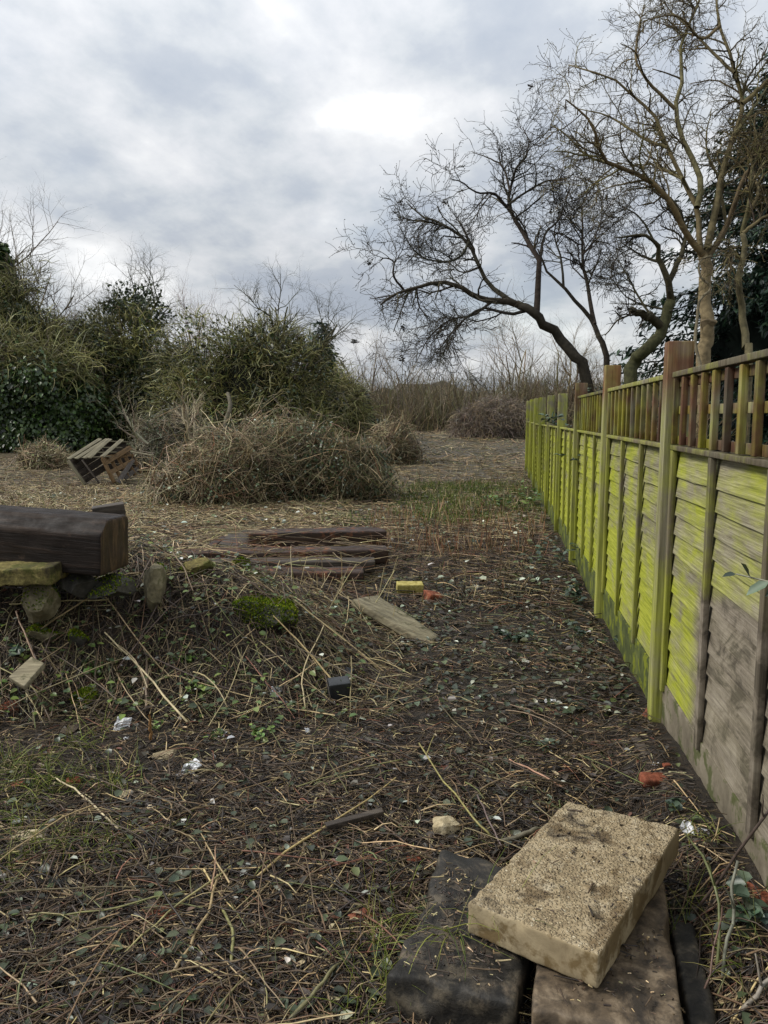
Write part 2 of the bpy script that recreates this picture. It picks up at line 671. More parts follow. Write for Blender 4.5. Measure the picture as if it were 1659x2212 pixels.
def mat_fence(name, algae=1.0, red=0.0, stain=False):
    """softwood: grain along the piece, yellow-green algae in patches"""
    m, t, b = newmat(name)
    g = t.nodes.new('ShaderNodeNewGeometry')
    pos = g.outputs['Position']
    oi = t.nodes.new('ShaderNodeObjectInfo')
    rnd = oi.outputs['Random']
    horiz = name == 'board_wood'
    clean = None
    gv = MAPV(t, pos, (14, 2.6, 95) if horiz else (42, 42, 1.3))
    ad = t.nodes.new('ShaderNodeVectorMath')
    ad.operation = 'ADD'
    cmb = t.nodes.new('ShaderNodeCombineXYZ')
    for i in range(3):
        L(t, MATH(t, 'MULTIPLY', rnd, 37.0 + 11 * i), cmb.inputs[i])
    L(t, gv, ad.inputs[0])
    L(t, cmb.outputs[0], ad.inputs[1])
    grain = NOISE(t, ad.outputs[0], 1.6, 6, 0.7, 0.35)
    wood = RAMP(t, grain, [(0.28, (0.075, 0.066, 0.040)), (0.45, (0.165, 0.148, 0.095)), (0.60, (0.26, 0.24, 0.165)), (0.8, (0.37, 0.35, 0.25))])
    if red:
        rw = RAMP(t, grain, [(0.3, (0.06, 0.024, 0.012)), (0.6, (0.15, 0.06, 0.028)), (0.8, (0.22, 0.105, 0.05))])
        ps = t.nodes.new('ShaderNodeSeparateXYZ')
        L(t, pos, ps.inputs[0])
        rk = MATH(t, 'MULTIPLY', RAMP(t, NOISE(t, MAPV(t, pos, (5, 5, 3)), 1.0, 3, 0.6), [(0.36, 0.0), (0.52, 1.0)]), red)
        if name == 'post_red_wood':
            rk = MATH(t, 'MULTIPLY', MATH(t, 'MULTIPLY_ADD', rk, 0.5, 0.5), RAMP(t, MATH(t, 'SUBTRACT', ps.outputs[2], 1.0), [(0.38, 0.0), (0.55, 1.0)]))
            clean = rk
        wood = MIX(t, rk, wood, rw)
    br = MATH(t, 'MULTIPLY_ADD', rnd, 0.5, 0.42 if name in ('batten_wood', 'slat_wood') else 0.75)  # battens and slats dimmed: shade of their side faces put into the tone
    wood = MIX(t, 1.0, wood, br, 'MULTIPLY')
    # algae, thickest on the far panels and low down, rubbed thin in streaks
    al = RAMP(t, grain, [(0.25, (0.09, 0.11, 0.004)), (0.5, (0.265, 0.295, 0.010)), (0.75, (0.42, 0.43, 0.035))])
    sx = t.nodes.new('ShaderNodeSeparateXYZ')
    L(t, pos, sx.inputs[0])
    patch = NOISE(t, MAPV(t, pos, (6, 3.2, 5.0)), 1.0, 5, 0.62, 0.4)
    strk = NOISE(t, MAPV(t, pos, (30, 4.0, 34) if horiz else (30, 18, 2.0)), 1.0, 4, 0.65)
    y = sx.outputs[1]
    z = sx.outputs[2]
    k = MATH(t, 'ADD', patch, MATH(t, 'MULTIPLY', MATH(t, 'SUBTRACT', strk, 0.5), 0.42))
    far = RAMP(t, MATH(t, 'DIVIDE', MATH(t, 'SUBTRACT', y, 2.0), 6.0), [(0.0, -0.05), (0.24, 0.0), (0.27, 0.10), (0.6, 0.13), (1.0, 0.15)])
    farn = MATH(t, 'SUBTRACT', MATH(t, 'MULTIPLY', MATH(t, 'DIVIDE', MATH(t, 'SUBTRACT', y, 1.8), 5.0, clamp=True), 0.21), 0.015)
    low = MATH(t, 'MULTIPLY', MATH(t, 'SUBTRACT', 0.85, z), 0.16)
    k = MATH(t, 'ADD', MATH(t, 'ADD', k, farn), low)
    k = MATH(t, 'ADD', k, MATH(t, 'MULTIPLY', MATH(t, 'SUBTRACT', rnd, 0.55), 0.16))
    k = RAMP(t, k, [(0.40, 0.0), (0.54, 0.45), (0.72, 1.0)])
    k = MATH(t, 'MULTIPLY', k, algae * 0.87)
    if clean is not None:
        k = MATH(t, 'MULTIPLY', k, MATH(t, 'MULTIPLY_ADD', clean, -0.85, 1.0))
    if stain:
        # where something long leaned against the near panel the wood stayed clean and brown-grey
        wob = MATH(t, 'MULTIPLY', MATH(t, 'SUBTRACT', NOISE(t, pos, 9, 4, 0.6), 0.5), 0.10)
        e1 = MATH(t, 'SUBTRACT', 2.98, MATH(t, 'ADD', y, wob))
        zz = MATH(t, 'ADD', z, MATH(t, 'MULTIPLY', wob, 0.8))
        e2 = MATH(t, 'SUBTRACT', MATH(t, 'ADD', 0.74, MATH(t, 'MULTIPLY', MATH(t, 'SUBTRACT', 2.98, y), 0.09)), zz)
        s1 = RAMP(t, MATH(t, 'MULTIPLY_ADD', e1, 5.0, 0.5, clamp=True), [(0.1, 0.0), (0.75, 1.0)])
        s2 = RAMP(t, MATH(t, 'MULTIPLY_ADD', e2, 5.0, 0.5, clamp=True), [(0.3, 0.0), (0.62, 1.0)])
        st = MATH(t, 'MULTIPLY', s1, s2)
        k = MATH(t, 'MULTIPLY', k, MATH(t, 'MULTIPLY_ADD', st, -0.97, 1.0))
        dark = RAMP(t, NOISE(t, MAPV(t, pos, (8, 5, 9)), 1.0, 5, 0.65, 0.8), [(0.42, (0.06, 0.049, 0.038)), (0.52, (0.155, 0.13, 0.10)), (0.65, (0.22, 0.19, 0.15))])
        wood = MIX(t, MATH(t, 'MULTIPLY', st, 0.85), wood, MIX(t, 0.6, dark, MIX(t, 1.0, dark, RAMP(t, grain, [(0.3, 0.5), (0.7, 1.5)]), 'MULTIPLY')))
    c = MIX(t, k, wood, al)
    # plain posts darken towards the foot
    ft = RAMP(t, MATH(t, 'ADD', z, MATH(t, 'MULTIPLY', patch, 0.3)), [(0.16, 0.35), (0.42, 1.0)])
    c = MIX(t, 1.0, c, ft, 'MULTIPLY') if name == 'post_wood' else c
    L(t, c, b.inputs['Base Color'])
    b.inputs['Roughness'].default_value = 0.78
    b.inputs['Specular IOR Level'].default_value = 0.25
    bump(t, b, grain, 0.45, 0.004)
    return m


M_BOARD = mat_fence('board_wood', 1.0, 0.0, True)
M_POST = mat_fence('post_wood', 0.9, 0.0)
M_POSTRED = mat_fence('post_red_wood', 0.75, 0.9)
M_SLAT = mat_fence('slat_wood', 0.6, 0.9)
M_BATTEN = mat_fence('batten_wood', 0.72, 0.25, True)


def mat_plain_wood(name, c0, c1, c2, axis_scale=(2, 40, 40), rough=0.6, spec=0.3, bstr=0.5, patch=None, pk=(0.5, 0.62)):
    m, t, b = newmat(name)
    tcn = t.nodes.new('ShaderNodeTexCoord')
    o = tcn.outputs['Object']
    gr = NOISE(t, MAPV(t, o, axis_scale), 1.0, 6, 0.65, 0.8)
    c = RAMP(t, gr, [(0.3, c0), (0.52, c1), (0.74, c2)])
    if patch is not None:
        c = MIX(t, RAMP(t, NOISE(t, o, 9, 5, 0.65), [(pk[0], 0.0), (pk[1], 1.0)]), c, patch)
    L(t, c, b.inputs['Base Color'])
    L(t, RAMP(t, NOISE(t, o, 14, 4, 0.6), [(0.3, rough - 0.15), (0.7, rough + 0.2)]), b.inputs['Roughness'])
    b.inputs['Specular IOR Level'].default_value = spec
    bump(t, b, gr, bstr, 0.006)
    return m


M_BEAM = mat_plain_wood('wet_black_timber', (0.005, 0.0035, 0.0025), (0.016, 0.0105, 0.0075), (0.05, 0.032, 0.021), (2, 30, 30), 0.62, 0.2, 1.0, (0.05, 0.032, 0.022), (0.62, 0.72))
M_BEAMEND = mat_plain_wood('cut_timber_end', (0.010, 0.007, 0.0045), (0.050, 0.031, 0.017), (0.17, 0.10, 0.05), (30, 26, 5), 0.6, 0.3)
M_SLEEP = mat_plain_wood('rotten_sleeper', (0.010, 0.006, 0.0045), (0.034, 0.019, 0.012), (0.085, 0.046, 0.028), (3, 26, 30), 0.6, 0.3, 1.0, (0.15, 0.055, 0.022), (0.56, 0.66))
M_SLEEPGREY = mat_plain_wood('weathered_sleeper', (0.016, 0.012, 0.009), (0.05, 0.039, 0.029), (0.10, 0.08, 0.06), (3, 30, 30), 0.6, 0.3, 0.8)
M_OLDBOARD = mat_plain_wood('weathered_board', (0.07, 0.06, 0.038), (0.19, 0.165, 0.105), (0.30, 0.265, 0.175), (2.5, 30, 30), 0.75, 0.25, 0.6, (0.045, 0.045, 0.02), (0.58, 0.68))
M_PALLET = mat_plain_wood('pallet_wood', (0.055, 0.05, 0.033), (0.15, 0.133, 0.086), (0.26, 0.235, 0.155), (1.5, 25, 25), 0.75, 0.2, 0.3)
M_PALLETBROWN = mat_plain_wood('pallet_brown_wood', (0.05, 0.03, 0.014), (0.13, 0.08, 0.036), (0.22, 0.14, 0.065), (1.5, 25, 25), 0.75, 0.2, 0.3)


def mat_stone(name, stops, scale=18, speck=None, lichen=None, rough=0.85, bstr=0.6, spec=0.25, dirt=None):
    m, t, b = newmat(name)
    tcn = t.nodes.new('ShaderNodeTexCoord')
    o = tcn.outputs['Object']
    n = NOISE(t, o, scale, 7, 0.68, 0.3)
    c = RAMP(t, n, stops)
    hgt = n
    if speck:
        v = t.nodes.new('ShaderNodeTexVoronoi')
        v.inputs['Scale'].default_value = speck
        wv = t.nodes.new('ShaderNodeVectorMath')
        wv.operation = 'MULTIPLY_ADD'
        L(t, NOISE(t, o, 60, 3, 0.6, 0, 1), wv.inputs[0])
        wv.inputs[1].default_value = (0.012, 0.012, 0.012)
        L(t, o, wv.inputs[2])
        L(t, wv.outputs[0], v.inputs['Vector'])
        sv = t.nodes.new('ShaderNodeSeparateColor')
        L(t, v.outputs['Color'], sv.inputs[0])
        pc = RAMP(t, sv.outputs[0], [(0.0, (0.07, 0.05, 0.035)), (0.3, (0.20, 0.15, 0.085)), (0.62, (0.36, 0.28, 0.16)), (0.85, (0.52, 0.43, 0.26)), (1.0, (0.66, 0.6, 0.45))])
        dm = RAMP(t, v.outputs['Distance'], [(0.25, 1.0), (0.62, 0.0)])
        c = MIX(t, MATH(t, 'MULTIPLY', dm, 0.62), c, pc)
        hgt = MATH(t, 'ADD', MATH(t, 'MULTIPLY', dm, 0.8), MATH(t, 'MULTIPLY', n, 0.7))
    if lichen:
        c = MIX(t, RAMP(t, NOISE(t, o, 11, 5, 0.65), [(lichen[1], 0.0), (lichen[1] + 0.08, 0.85)]), c, lichen[0])
    if dirt:
        c = MIX(t, RAMP(t, NOISE(t, o, 7, 6, 0.7, 0.5), [(dirt[1], 0.0), (dirt[1] + 0.10, 0.9)]), c, dirt[0])
    L(t, c, b.inputs['Base Color'])
    b.inputs['Roughness'].default_value = rough
    b.inputs['Specular IOR Level'].default_value = spec
    bump(t, b, hgt, bstr, 0.006)
    return m


M_CONC = mat_stone('exposed_aggregate_concrete', [(0.3, (0.16, 0.12, 0.07)), (0.5, (0.30, 0.235, 0.14)), (0.7, (0.40, 0.34, 0.235))], 14, 150, ((0.13, 0.09, 0.045), 0.53), 0.85, 0.9, 0.25, ((0.03, 0.022, 0.016), 0.565))
M_CONCSIDE = mat_stone('cast_concrete_side', [(0.3, (0.17, 0.13, 0.075)), (0.5, (0.30, 0.24, 0.145)), (0.7, (0.39, 0.325, 0.21))], 7, None, ((0.12, 0.08, 0.032), 0.50), 0.9, 0.7, 0.2, ((0.045, 0.03, 0.018), 0.57))
M_DARKSTONE = mat_stone('mud_stained_stone', [(0.36, (0.008, 0.007, 0.006)), (0.5, (0.028, 0.024, 0.018)), (0.62, (0.085, 0.07, 0.048))], 22, None, ((0.11, 0.085, 0.058), 0.56), 0.6, 1.0, 0.35, ((0.010, 0.009, 0.007), 0.50))
M_BROWNSTONE = mat_stone('brown_flagstone', [(0.36, (0.035, 0.026, 0.017)), (0.5, (0.095, 0.069, 0.043)), (0.64, (0.19, 0.145, 0.095))], 18, None, None, 0.65, 0.8, 0.35, ((0.022, 0.017, 0.012), 0.52))
M_YSTONE = mat_stone('lichen_yellow_stone', [(0.3, (0.035, 0.03, 0.014)), (0.5, (0.14, 0.115, 0.04)), (0.7, (0.33, 0.28, 0.10))], 22, None, ((0.05, 0.055, 0.012), 0.50), 0.9, 1.0, 0.2, ((0.03, 0.024, 0.014), 0.54))
M_RUBBLE = mat_stone('limestone_rubble', [(0.3, (0.05, 0.043, 0.026)), (0.5, (0.14, 0.12, 0.07)), (0.7, (0.27, 0.235, 0.15))], 10, None, ((0.055, 0.065, 0.015), 0.56), 0.9, 0.8)
M_GREYSTONE = mat_stone('dark_rubble', [(0.3, (0.02, 0.019, 0.016)), (0.5, (0.055, 0.052, 0.043)), (0.7, (0.11, 0.10, 0.085))], 10, None, ((0.04, 0.055, 0.012), 0.6), 0.85, 0.7)
M_YBRICK = mat_stone('yellow_brick', [(0.3, (0.15, 0.12, 0.03)), (0.5, (0.33, 0.28, 0.085)), (0.7, (0.48, 0.42, 0.17))], 26, None, ((0.14, 0.15, 0.02), 0.6), 0.9, 0.4)
M_BRICK = mat_stone('red_brick', [(0.3, (0.09, 0.027, 0.015)), (0.5, (0.21, 0.065, 0.034)), (0.7, (0.32, 0.12, 0.07))], 30, None, None, 0.85, 0.7, 0.2, ((0.04, 0.026, 0.018), 0.49))
M_TILE = mat_stone('clay_tile', [(0.3, (0.09, 0.03, 0.016)), (0.5, (0.20, 0.065, 0.033)), (0.7, (0.27, 0.10, 0.055))], 14, None, None, 0.7, 0.4, 0.3, ((0.04, 0.028, 0.02), 0.54))
M_PALESTONE = mat_stone('pale_mortar', [(0.3, (0.24, 0.19, 0.11)), (0.5, (0.42, 0.35, 0.22)), (0.7, (0.58, 0.51, 0.36))], 24, None, None, 0.95, 0.9, 0.15, ((0.07, 0.05, 0.03), 0.62))
M_BLACK = mat_stone('black_plastic', [(0.3, (0.008, 0.009, 0.010)), (0.6, (0.018, 0.02, 0.022)), (0.8, (0.05, 0.05, 0.048))], 12, None, None, 0.42, 0.25, 0.5)
M_WHITE = mat_stone('dirty_white_plastic', [(0.3, (0.38, 0.39, 0.40)), (0.5, (0.62, 0.63, 0.64)), (0.7, (0.78, 0.78, 0.78))], 60, None, None, 0.5, 0.3, 0.4, ((0.06, 0.05, 0.04), 0.54))
M_GRAVEL = mat_stone('gravel_board_concrete', [(0.3, (0.07, 0.058, 0.04)), (0.5, (0.14, 0.12, 0.085)), (0.7, (0.21, 0.185, 0.135))], 6, None, ((0.05, 0.06, 0.015), 0.52), 0.85, 0.4)  # shade over the near board is put into these darkened base colours
M_GRAVELDARK = mat_stone('gravel_board_green', [(0.3, (0.022, 0.03, 0.009)), (0.5, (0.055, 0.068, 0.018)), (0.7, (0.12, 0.135, 0.035))], 9, None, ((0.15, 0.17, 0.01), 0.52), 0.85, 0.4)

# ------------------------------------------------------------------ the ground
def axis(lo, hi, flo, fhi, step, gr):
    a = list(np.arange(flo, fhi, step))
    s = step
    x = a[-1]
    while x < hi:
        s *= gr
        x += s
        a.append(x)
    s = step
    x = flo
    b = []
    while x > lo:
        s *= gr
        x -= s
        b.append(x)
    return np.array(b[::-1] + a)


gx = axis(-600, 600, -3.2, 1.5, 0.045, 1.09)
gy = axis(-40, 1200, 1.2, 6.5, 0.045, 1.07)
GX, GY = np.meshgrid(gx, gy, indexing='ij')
GZ = gh(GX.ravel(), GY.ravel())
gu, gvv = xy2uv(GX.ravel(), GY.ravel())


def straw_at(u, v):
    s = 0.25 + 0.55 * sstep(6.0, 9.0, v)
    s = s + 0.5 * sstep(-0.6, -2.5, u) * sstep(5.0, 7.5, v)
    s = s * (1 - 0.45 * sstep(0.2, 1.2, u) * sstep(14, 10, v) * sstep(5, 7, v))
    return np.clip(s, 0, 1)


def grass_at(u, v):
    g = 0.55 * sstep(8.0, 10.0, v) * sstep(16, 12, v) * sstep(-0.5, 1.2, u)
    g = g + 0.10 * sstep(20, 28, v) + 0.2 * sstep(8.5, 10, v)
    return np.clip(g, 0, 1)


gc = np.stack([straw_at(gu, gvv), grass_at(gu, gvv), np.zeros_like(gu)], -1)
nx, ny = len(gx), len(gy)
i, j = np.meshgrid(np.arange(nx - 1), np.arange(ny - 1), indexing='ij')
a0 = (i * ny + j).ravel()
gq = np.stack([a0, a0 + ny, a0 + ny + 1, a0 + 1], -1)
ground = obj('ground', mesh_np('ground', np.stack([GX.ravel(), GY.ravel(), GZ], -1), gq, None, gc, True), mat_ground(),
             label='muddy cleared ground strewn with cut stalks', kind='structure')

# ------------------------------------------------------------------ the fence
XF = 0.71                                   # path-side face of the posts
Y1, STEP = 3.483, 1.93
ZTOP = H - 0.120                            # top of the panels
ZTREL = H + 0.184                           # top of the trellis
ZPOST = H + 0.316
fence = empty('fence', (XF, Y1, 0), 'algae-green lapped board fence with trellis along the right side', 'fence')


def fpart(name, me, mat, c, parent=fence, base=(XF, Y1, 0), rot=None, kind=None, label=None):
    M = Matrix.Translation(Vector(c) - Vector(base))
    if rot is not None:
        M = M @ rot
    return obj(name, me, mat, parent, kind=kind, label=label, M=M)


post_tops = {0: 0.0, 1: 0.025, 2: -0.01, 3: -0.05, 4: -0.02, 5: 0.0, 6: 0.03, 7: 0.05, 8: 0.06, -1: 0}
post_me = {}
for k in range(-1, 9):
    hgt = ZPOST + post_tops[k] + 0.25
    red = k in (0, 1, 2)
    me = boxmesh('post', 0.105, 0.085, hgt, 0.09, 0.004, 0.0015, 6, k + 20)
    po = fpart('post', me, M_POSTRED if red else M_POST, (XF + 0.0525, Y1 + STEP * k, -0.25 + hgt / 2),
               rot=Matrix.Rotation(math.radians(random.uniform(-0.5, 0.5)), 4, 'Y'))


def board_mesh(seed, length, h=0.108):
    """feather-edged lap board with a slightly waney lower edge"""
    r = np.random.default_rng(seed)
    n = 18
    ys = np.linspace(-length / 2, length / 2, n)
    wl = 0.006 * (fbm(ys * 3 + seed * 7, ys * 0, seed) - 0.5) * 2 + 0.004 * np.sin(ys * 2.1 + seed)
    bow = 0.0015 * (fbm(ys * 1.6 + seed * 3, ys * 0 + 4, seed + 5) - 0.5) * 2
    zt, zb = h / 2 + 0 * ys, -h / 2 + wl
    # profile: front bottom proud, top thin; four points round
    prof = [(-0.0135 + bow, zb), (0.0005 + bow, zt), (0.005 + bow, zt), (0.002 + bow, zb)]
    V = np.concatenate([np.stack([p[0], ys, p[1]], -1) for p in prof])
    Q = []
    for s in range(4):
        for i in range(n - 1):
            Q.append((s * n + i, s * n + i + 1, ((s + 1) % 4) * n + i + 1, ((s + 1) % 4) * n + i))
    Q.append((0, n, 2 * n, 3 * n))
    Q.append((n - 1, 4 * n - 1, 3 * n - 1, 2 * n - 1))
    return mesh_np('board', V, Q)


PL = STEP - 0.092                           # panel length between posts
boards = [board_mesh(s, PL) for s in range(9)]
slat_mes = [boxmesh('slat', 0.021, 0.031, ZTREL - ZTOP - 0.03, 0.2, 0.002, 0.001, 9, s) for s in range(3)]
batten_me = boxmesh('batten', 0.022, 0.036, 1.0, 0.12, 0.003, 0.001, 9, 3)
cap_me = boxmesh('cap', 0.042, PL, 0.020, 0.1, 0.003, 0.0015, 9, 4)
gboard_me = boxmesh('gravel_board', 0.03, PL + 0.01, 0.36, 0.12, 0.004, 0.003, 5, 6)
gboard_dark = gboard_me.copy()
rail_me = boxmesh('rail', 0.018, PL, 0.034, 0.15, 0.002, 0.001, 9, 5)
trail_me = boxmesh('top_rail', 0.045, PL, 0.022, 0.12, 0.003, 0.0015, 9, 8)
NB = 12
for k in range(-1, 8):
    yc = Y1 + STEP * (k + 0.5)
    drop = [0.0, 0, 0, 0, 0.0, -0.005, -0.01, 0.0, 0.005][k + 1]
    zt = ZTOP + drop
    base = (XF + 0.05, yc, 0)
    pan = empty('panel', (0.05, yc - Y1, 0), parent=fence)
    ztop_b = zt - 0.022
    exp_ = (ztop_b - 0.235) / NB
    for b in range(NB):
        z = ztop_b - exp_ * (b + 0.5) - 0.012
        fpart('board', boards[(b * 5 + k * 4 + 7) % 9], M_BOARD, (XF + 0.064 + random.uniform(-.001, .001), yc, z), pan, base,
              rot=Matrix.Rotation(math.radians(random.uniform(-0.12, 0.12)), 4, 'X'))
    for q in range(4):
        yb = yc - PL / 2 + 0.02 + (PL - 0.04) * q / 3
        sz = (zt - 0.2)
        bm_ = fpart('batten', batten_me, M_BATTEN, (XF + 0.039, yb, zt - 0.022 - sz / 2), pan, base,
                    rot=Matrix.Rotation(math.radians(random.uniform(-.35, .35)), 4, 'X') @ Matrix.Diagonal((1, 1, sz, 1)))
    fpart('cap', cap_me, M_BATTEN, (XF + 0.047, yc, zt - 0.010), pan, base)
    gme = gboard_me if k < 0 else gboard_dark
    fpart('gravel_board', gme, M_GRAVEL if k < 0 else M_GRAVELDARK, (XF + 0.058, yc, 0.205 - 0.18 + 0.004), pan, base)
    if k <= 1:
        tr = empty('trellis', (0.05, yc - Y1, 0), parent=fence)
        ns = 13
        for s in range(ns):
            ys = yc - PL / 2 + 0.018 + (PL - 0.036) * s / (ns - 1)
            fpart('slat', slat_mes[s % 3], M_SLAT, (XF + 0.038, ys, (zt + ZTREL - 0.02) / 2), tr, base,
                  rot=Matrix.Rotation(math.radians(random.uniform(-1.1, 1.1)), 4, 'X'))
        for z in (zt + 0.022, (zt + ZTREL) / 2 - 0.005, ZTREL - 0.045):
            fpart('rail', rail_me, M_SLAT, (XF + 0.0585, yc, z), tr, base)
        fpart('top_rail', trail_me, M_BATTEN, (XF + 0.046, yc, ZTREL - 0.009), tr, base)

# ------------------------------------------------------------------ slabs and stones in the near right corner
def quadslab(name, corners, thick, mat, side, label, cat, res=0.03, r=0.012, amp=0.004, ns=9, seed=1, chips=0, chip=0.03):
    """block whose top face has the four (u, v, z) corners, in order round"""
    c = np.array([[*uv2xy(a, b), z] for a, b, z in corners])
    o = c.mean(0) - np.array([0, 0, thick])
    e1 = np.linalg.norm(c[1] - c[0])
    e2 = np.linalg.norm(c[3] - c[0])
    V, Q = rbox(e1, e2, thick, res, r, amp, ns, seed)
    s, t = V[:, 0] / e1 + 0.5, V[:, 1] / e2 + 0.5
    top = (c[0] * ((1 - s) * (1 - t))[:, None] + c[1] * (s * (1 - t))[:, None] + c[2] * (s * t)[:, None] + c[3] * ((1 - s) * t)[:, None])
    nrm = norm(np.cross(c[1] - c[0], c[3] - c[0]))
    if nrm[2] < 0:
        nrm = -nrm
    W = top + nrm * (V[:, 2] - thick / 2)[:, None] - o
    rc = np.random.default_rng(seed + 900)
    cen = W.mean(0)
    edge_v = np.nonzero((np.abs(np.abs(V[:, 2]) - thick / 2) < r * 1.2) & ((np.abs(np.abs(V[:, 0]) - e1 / 2) < r) | (np.abs(np.abs(V[:, 1]) - e2 / 2) < r)))[0]
    for k_ in rc.choice(edge_v, chips):
        rad = rc.uniform(0.25, 1.0) * chip
        dd = np.linalg.norm(W - W[k_], axis=1)
        f_ = np.clip(1 - dd / rad, 0, 1)
        W = W + (norm(cen - W[k_]) * rad * 0.45)[None] * (f_ ** 0.8)[:, None]
    me = weld(mesh_np(name, W, Q))
    me.materials.append(mat)
    if side is not None:
        me.materials.append(side)
        for p in me.polygons:
            if abs(p.normal.dot(Vector(nrm))) < 0.75:
                p.material_index = 1
    ob = obj(name, me, None, None, label, cat)
    ob.location = [float(x) for x in o]
    # winding may be mirrored by the corner order
    bm = bmesh.new()
    bm.from_mesh(me)
    bmesh.ops.recalc_face_normals(bm, faces=bm.faces)
    bm.to_mesh(me)
    bm.free()
    return ob


def on(px, py, z):
    """(u, v, z) of the point at height z on the sight line px, py"""
    r_ = ray(px, py)
    q_ = Cv + r_ * ((z - H) / r_[2])
    return (*xy2uv(q_[0], q_[1]), z)


quadslab('concrete_slab', [on(1009, 1948, 0.222), on(1293, 2064, 0.222), on(1468, 1788, 0.226), on(1227, 1728, 0.226)], 0.082,
         M_CONC, M_CONCSIDE, 'pale oblong concrete slab lying aslant on top of two darker stones', 'slab', 0.010, 0.006, 0.007, 16, 3, 16, 0.028)
quadslab('stone_slab', [on(836, 2105, 0.125), on(1115, 2170, 0.125), on(1190, 1890, 0.138), on(955, 1832, 0.135)], 0.17,
         M_DARKSTONE, M_DARKSTONE, 'dark mud-stained flat stone sticking out left beneath the concrete slab', 'stone', 0.012, 0.016, 0.022, 9, 8, 22, 0.07)
quadslab('stone_slab', [on(1150, 2185, 0.128), on(1480, 2240, 0.130), on(1436, 1900, 0.142), on(1175, 1900, 0.142)], 0.12,
         M_BROWNSTONE, M_BROWNSTONE, 'smooth brown flagstone under the near end of the concrete slab', 'stone', 0.012, 0.010, 0.012, 8, 5, 16, 0.05)
quadslab('stone_slab', [on(1495, 2240, 0.055), on(1560, 2240, 0.055), on(1500, 1990, 0.075), on(1446, 1985, 0.075)], 0.12,
         M_DARKSTONE, M_DARKSTONE, 'narrow black stone beside the brown flagstone, bottom right', 'stone', 0.012, 0.012, 0.008, 9, 12)


def rock(px, py, size, seed, mat, label, name='stone', cat='stone', rz=0.0, sink=0.3, cuts=9, amp=0.08, tilt=(0, 0), at=None, lift=0.0):
    p = G(px, py) if at is None else np.asarray(at, float)
    me = rockmesh(name, *size, seed, cuts, amp)
    o = obj(name, me, mat, None, label, cat)
    o.location = (p[0], p[1], p[2] + size[2] * (0.5 - sink) + lift)
    o.rotation_euler = (tilt[0], tilt[1], rz)
    return o


def blockat(name, p, size, mat, label, cat, rz=0.0, tilt=(0, 0), r=0.006, amp=0.004, ns=14, seed=1, res=0.02, warp=None, sink=0.0):
    me = boxmesh(name, *size, res, r, amp, ns, seed, warp)
    o = obj(name, me, mat, None, label, cat)
    o.location = (float(p[0]), float(p[1]), float(p[2]) + size[2] / 2 - sink)
    o.rotation_euler = (tilt[0], tilt[1], rz)
    return o


def moss_on(o, n, zmin, pal, nthr=0.45, ns=9.0, size=0.012, seed=0, box=None):
    """short moss blades rooted on the upper faces of a stone, as its part"""
    me = o.data
    me.calc_loop_triangles()
    tri = np.empty(len(me.loop_triangles) * 3, np.int32)
    me.loop_triangles.foreach_get('vertices', tri)
    tri = tri.reshape(-1, 3)
    co = np.empty(len(me.vertices) * 3, np.float32)
    me.vertices.foreach_get('co', co)
    co = co.reshape(-1, 3).astype(float)
    a, b, c = co[tri[:, 0]], co[tri[:, 1]], co[tri[:, 2]]
    cr = np.cross(b - a, c - a)
    ar = np.linalg.norm(cr, axis=1)
    i = rng.choice(len(tri), n * 4, p=ar / ar.sum())
    r1, r2 = np.sqrt(rng.uniform(size=n * 4)), rng.uniform(size=n * 4)
    p = a[i] * (1 - r1)[:, None] + b[i] * (r1 * (1 - r2))[:, None] + c[i] * (r1 * r2)[:, None]
    nm = norm(cr[i])
    rotm = np.array(o.rotation_euler.to_matrix())
    nz = (nm @ rotm.T)[:, 2]
    keep = (nz > zmin) & (n3(p, ns, seed + 40) * 0.5 + 0.5 > nthr)
    p, nm = p[keep][:n], nm[keep][:n]
    m = len(p)
    if m == 0:
        return
    d = norm(nm + rng.normal(size=(m, 3)) * 0.55)
    g = Geo()
    hgt = n3(p, ns * 3, seed + 3) * 0.5 + 0.7
    g.leaves(p - nm * 0.003, d, rng.normal(size=(m, 3)), size * rng.uniform(0.7, 1.6, m) * hgt, size * 0.45, pick(pal, m, 0.3), 0.3)
    obj('moss', g, M_MOSS, o, kind='stuff')


PAL_MOSS = [(3, (0.10, 0.15, 0.008)), (2, (0.17, 0.21, 0.012)), (1.5, (0.05, 0.085, 0.008)), (0.6, (0.24, 0.25, 0.03))]

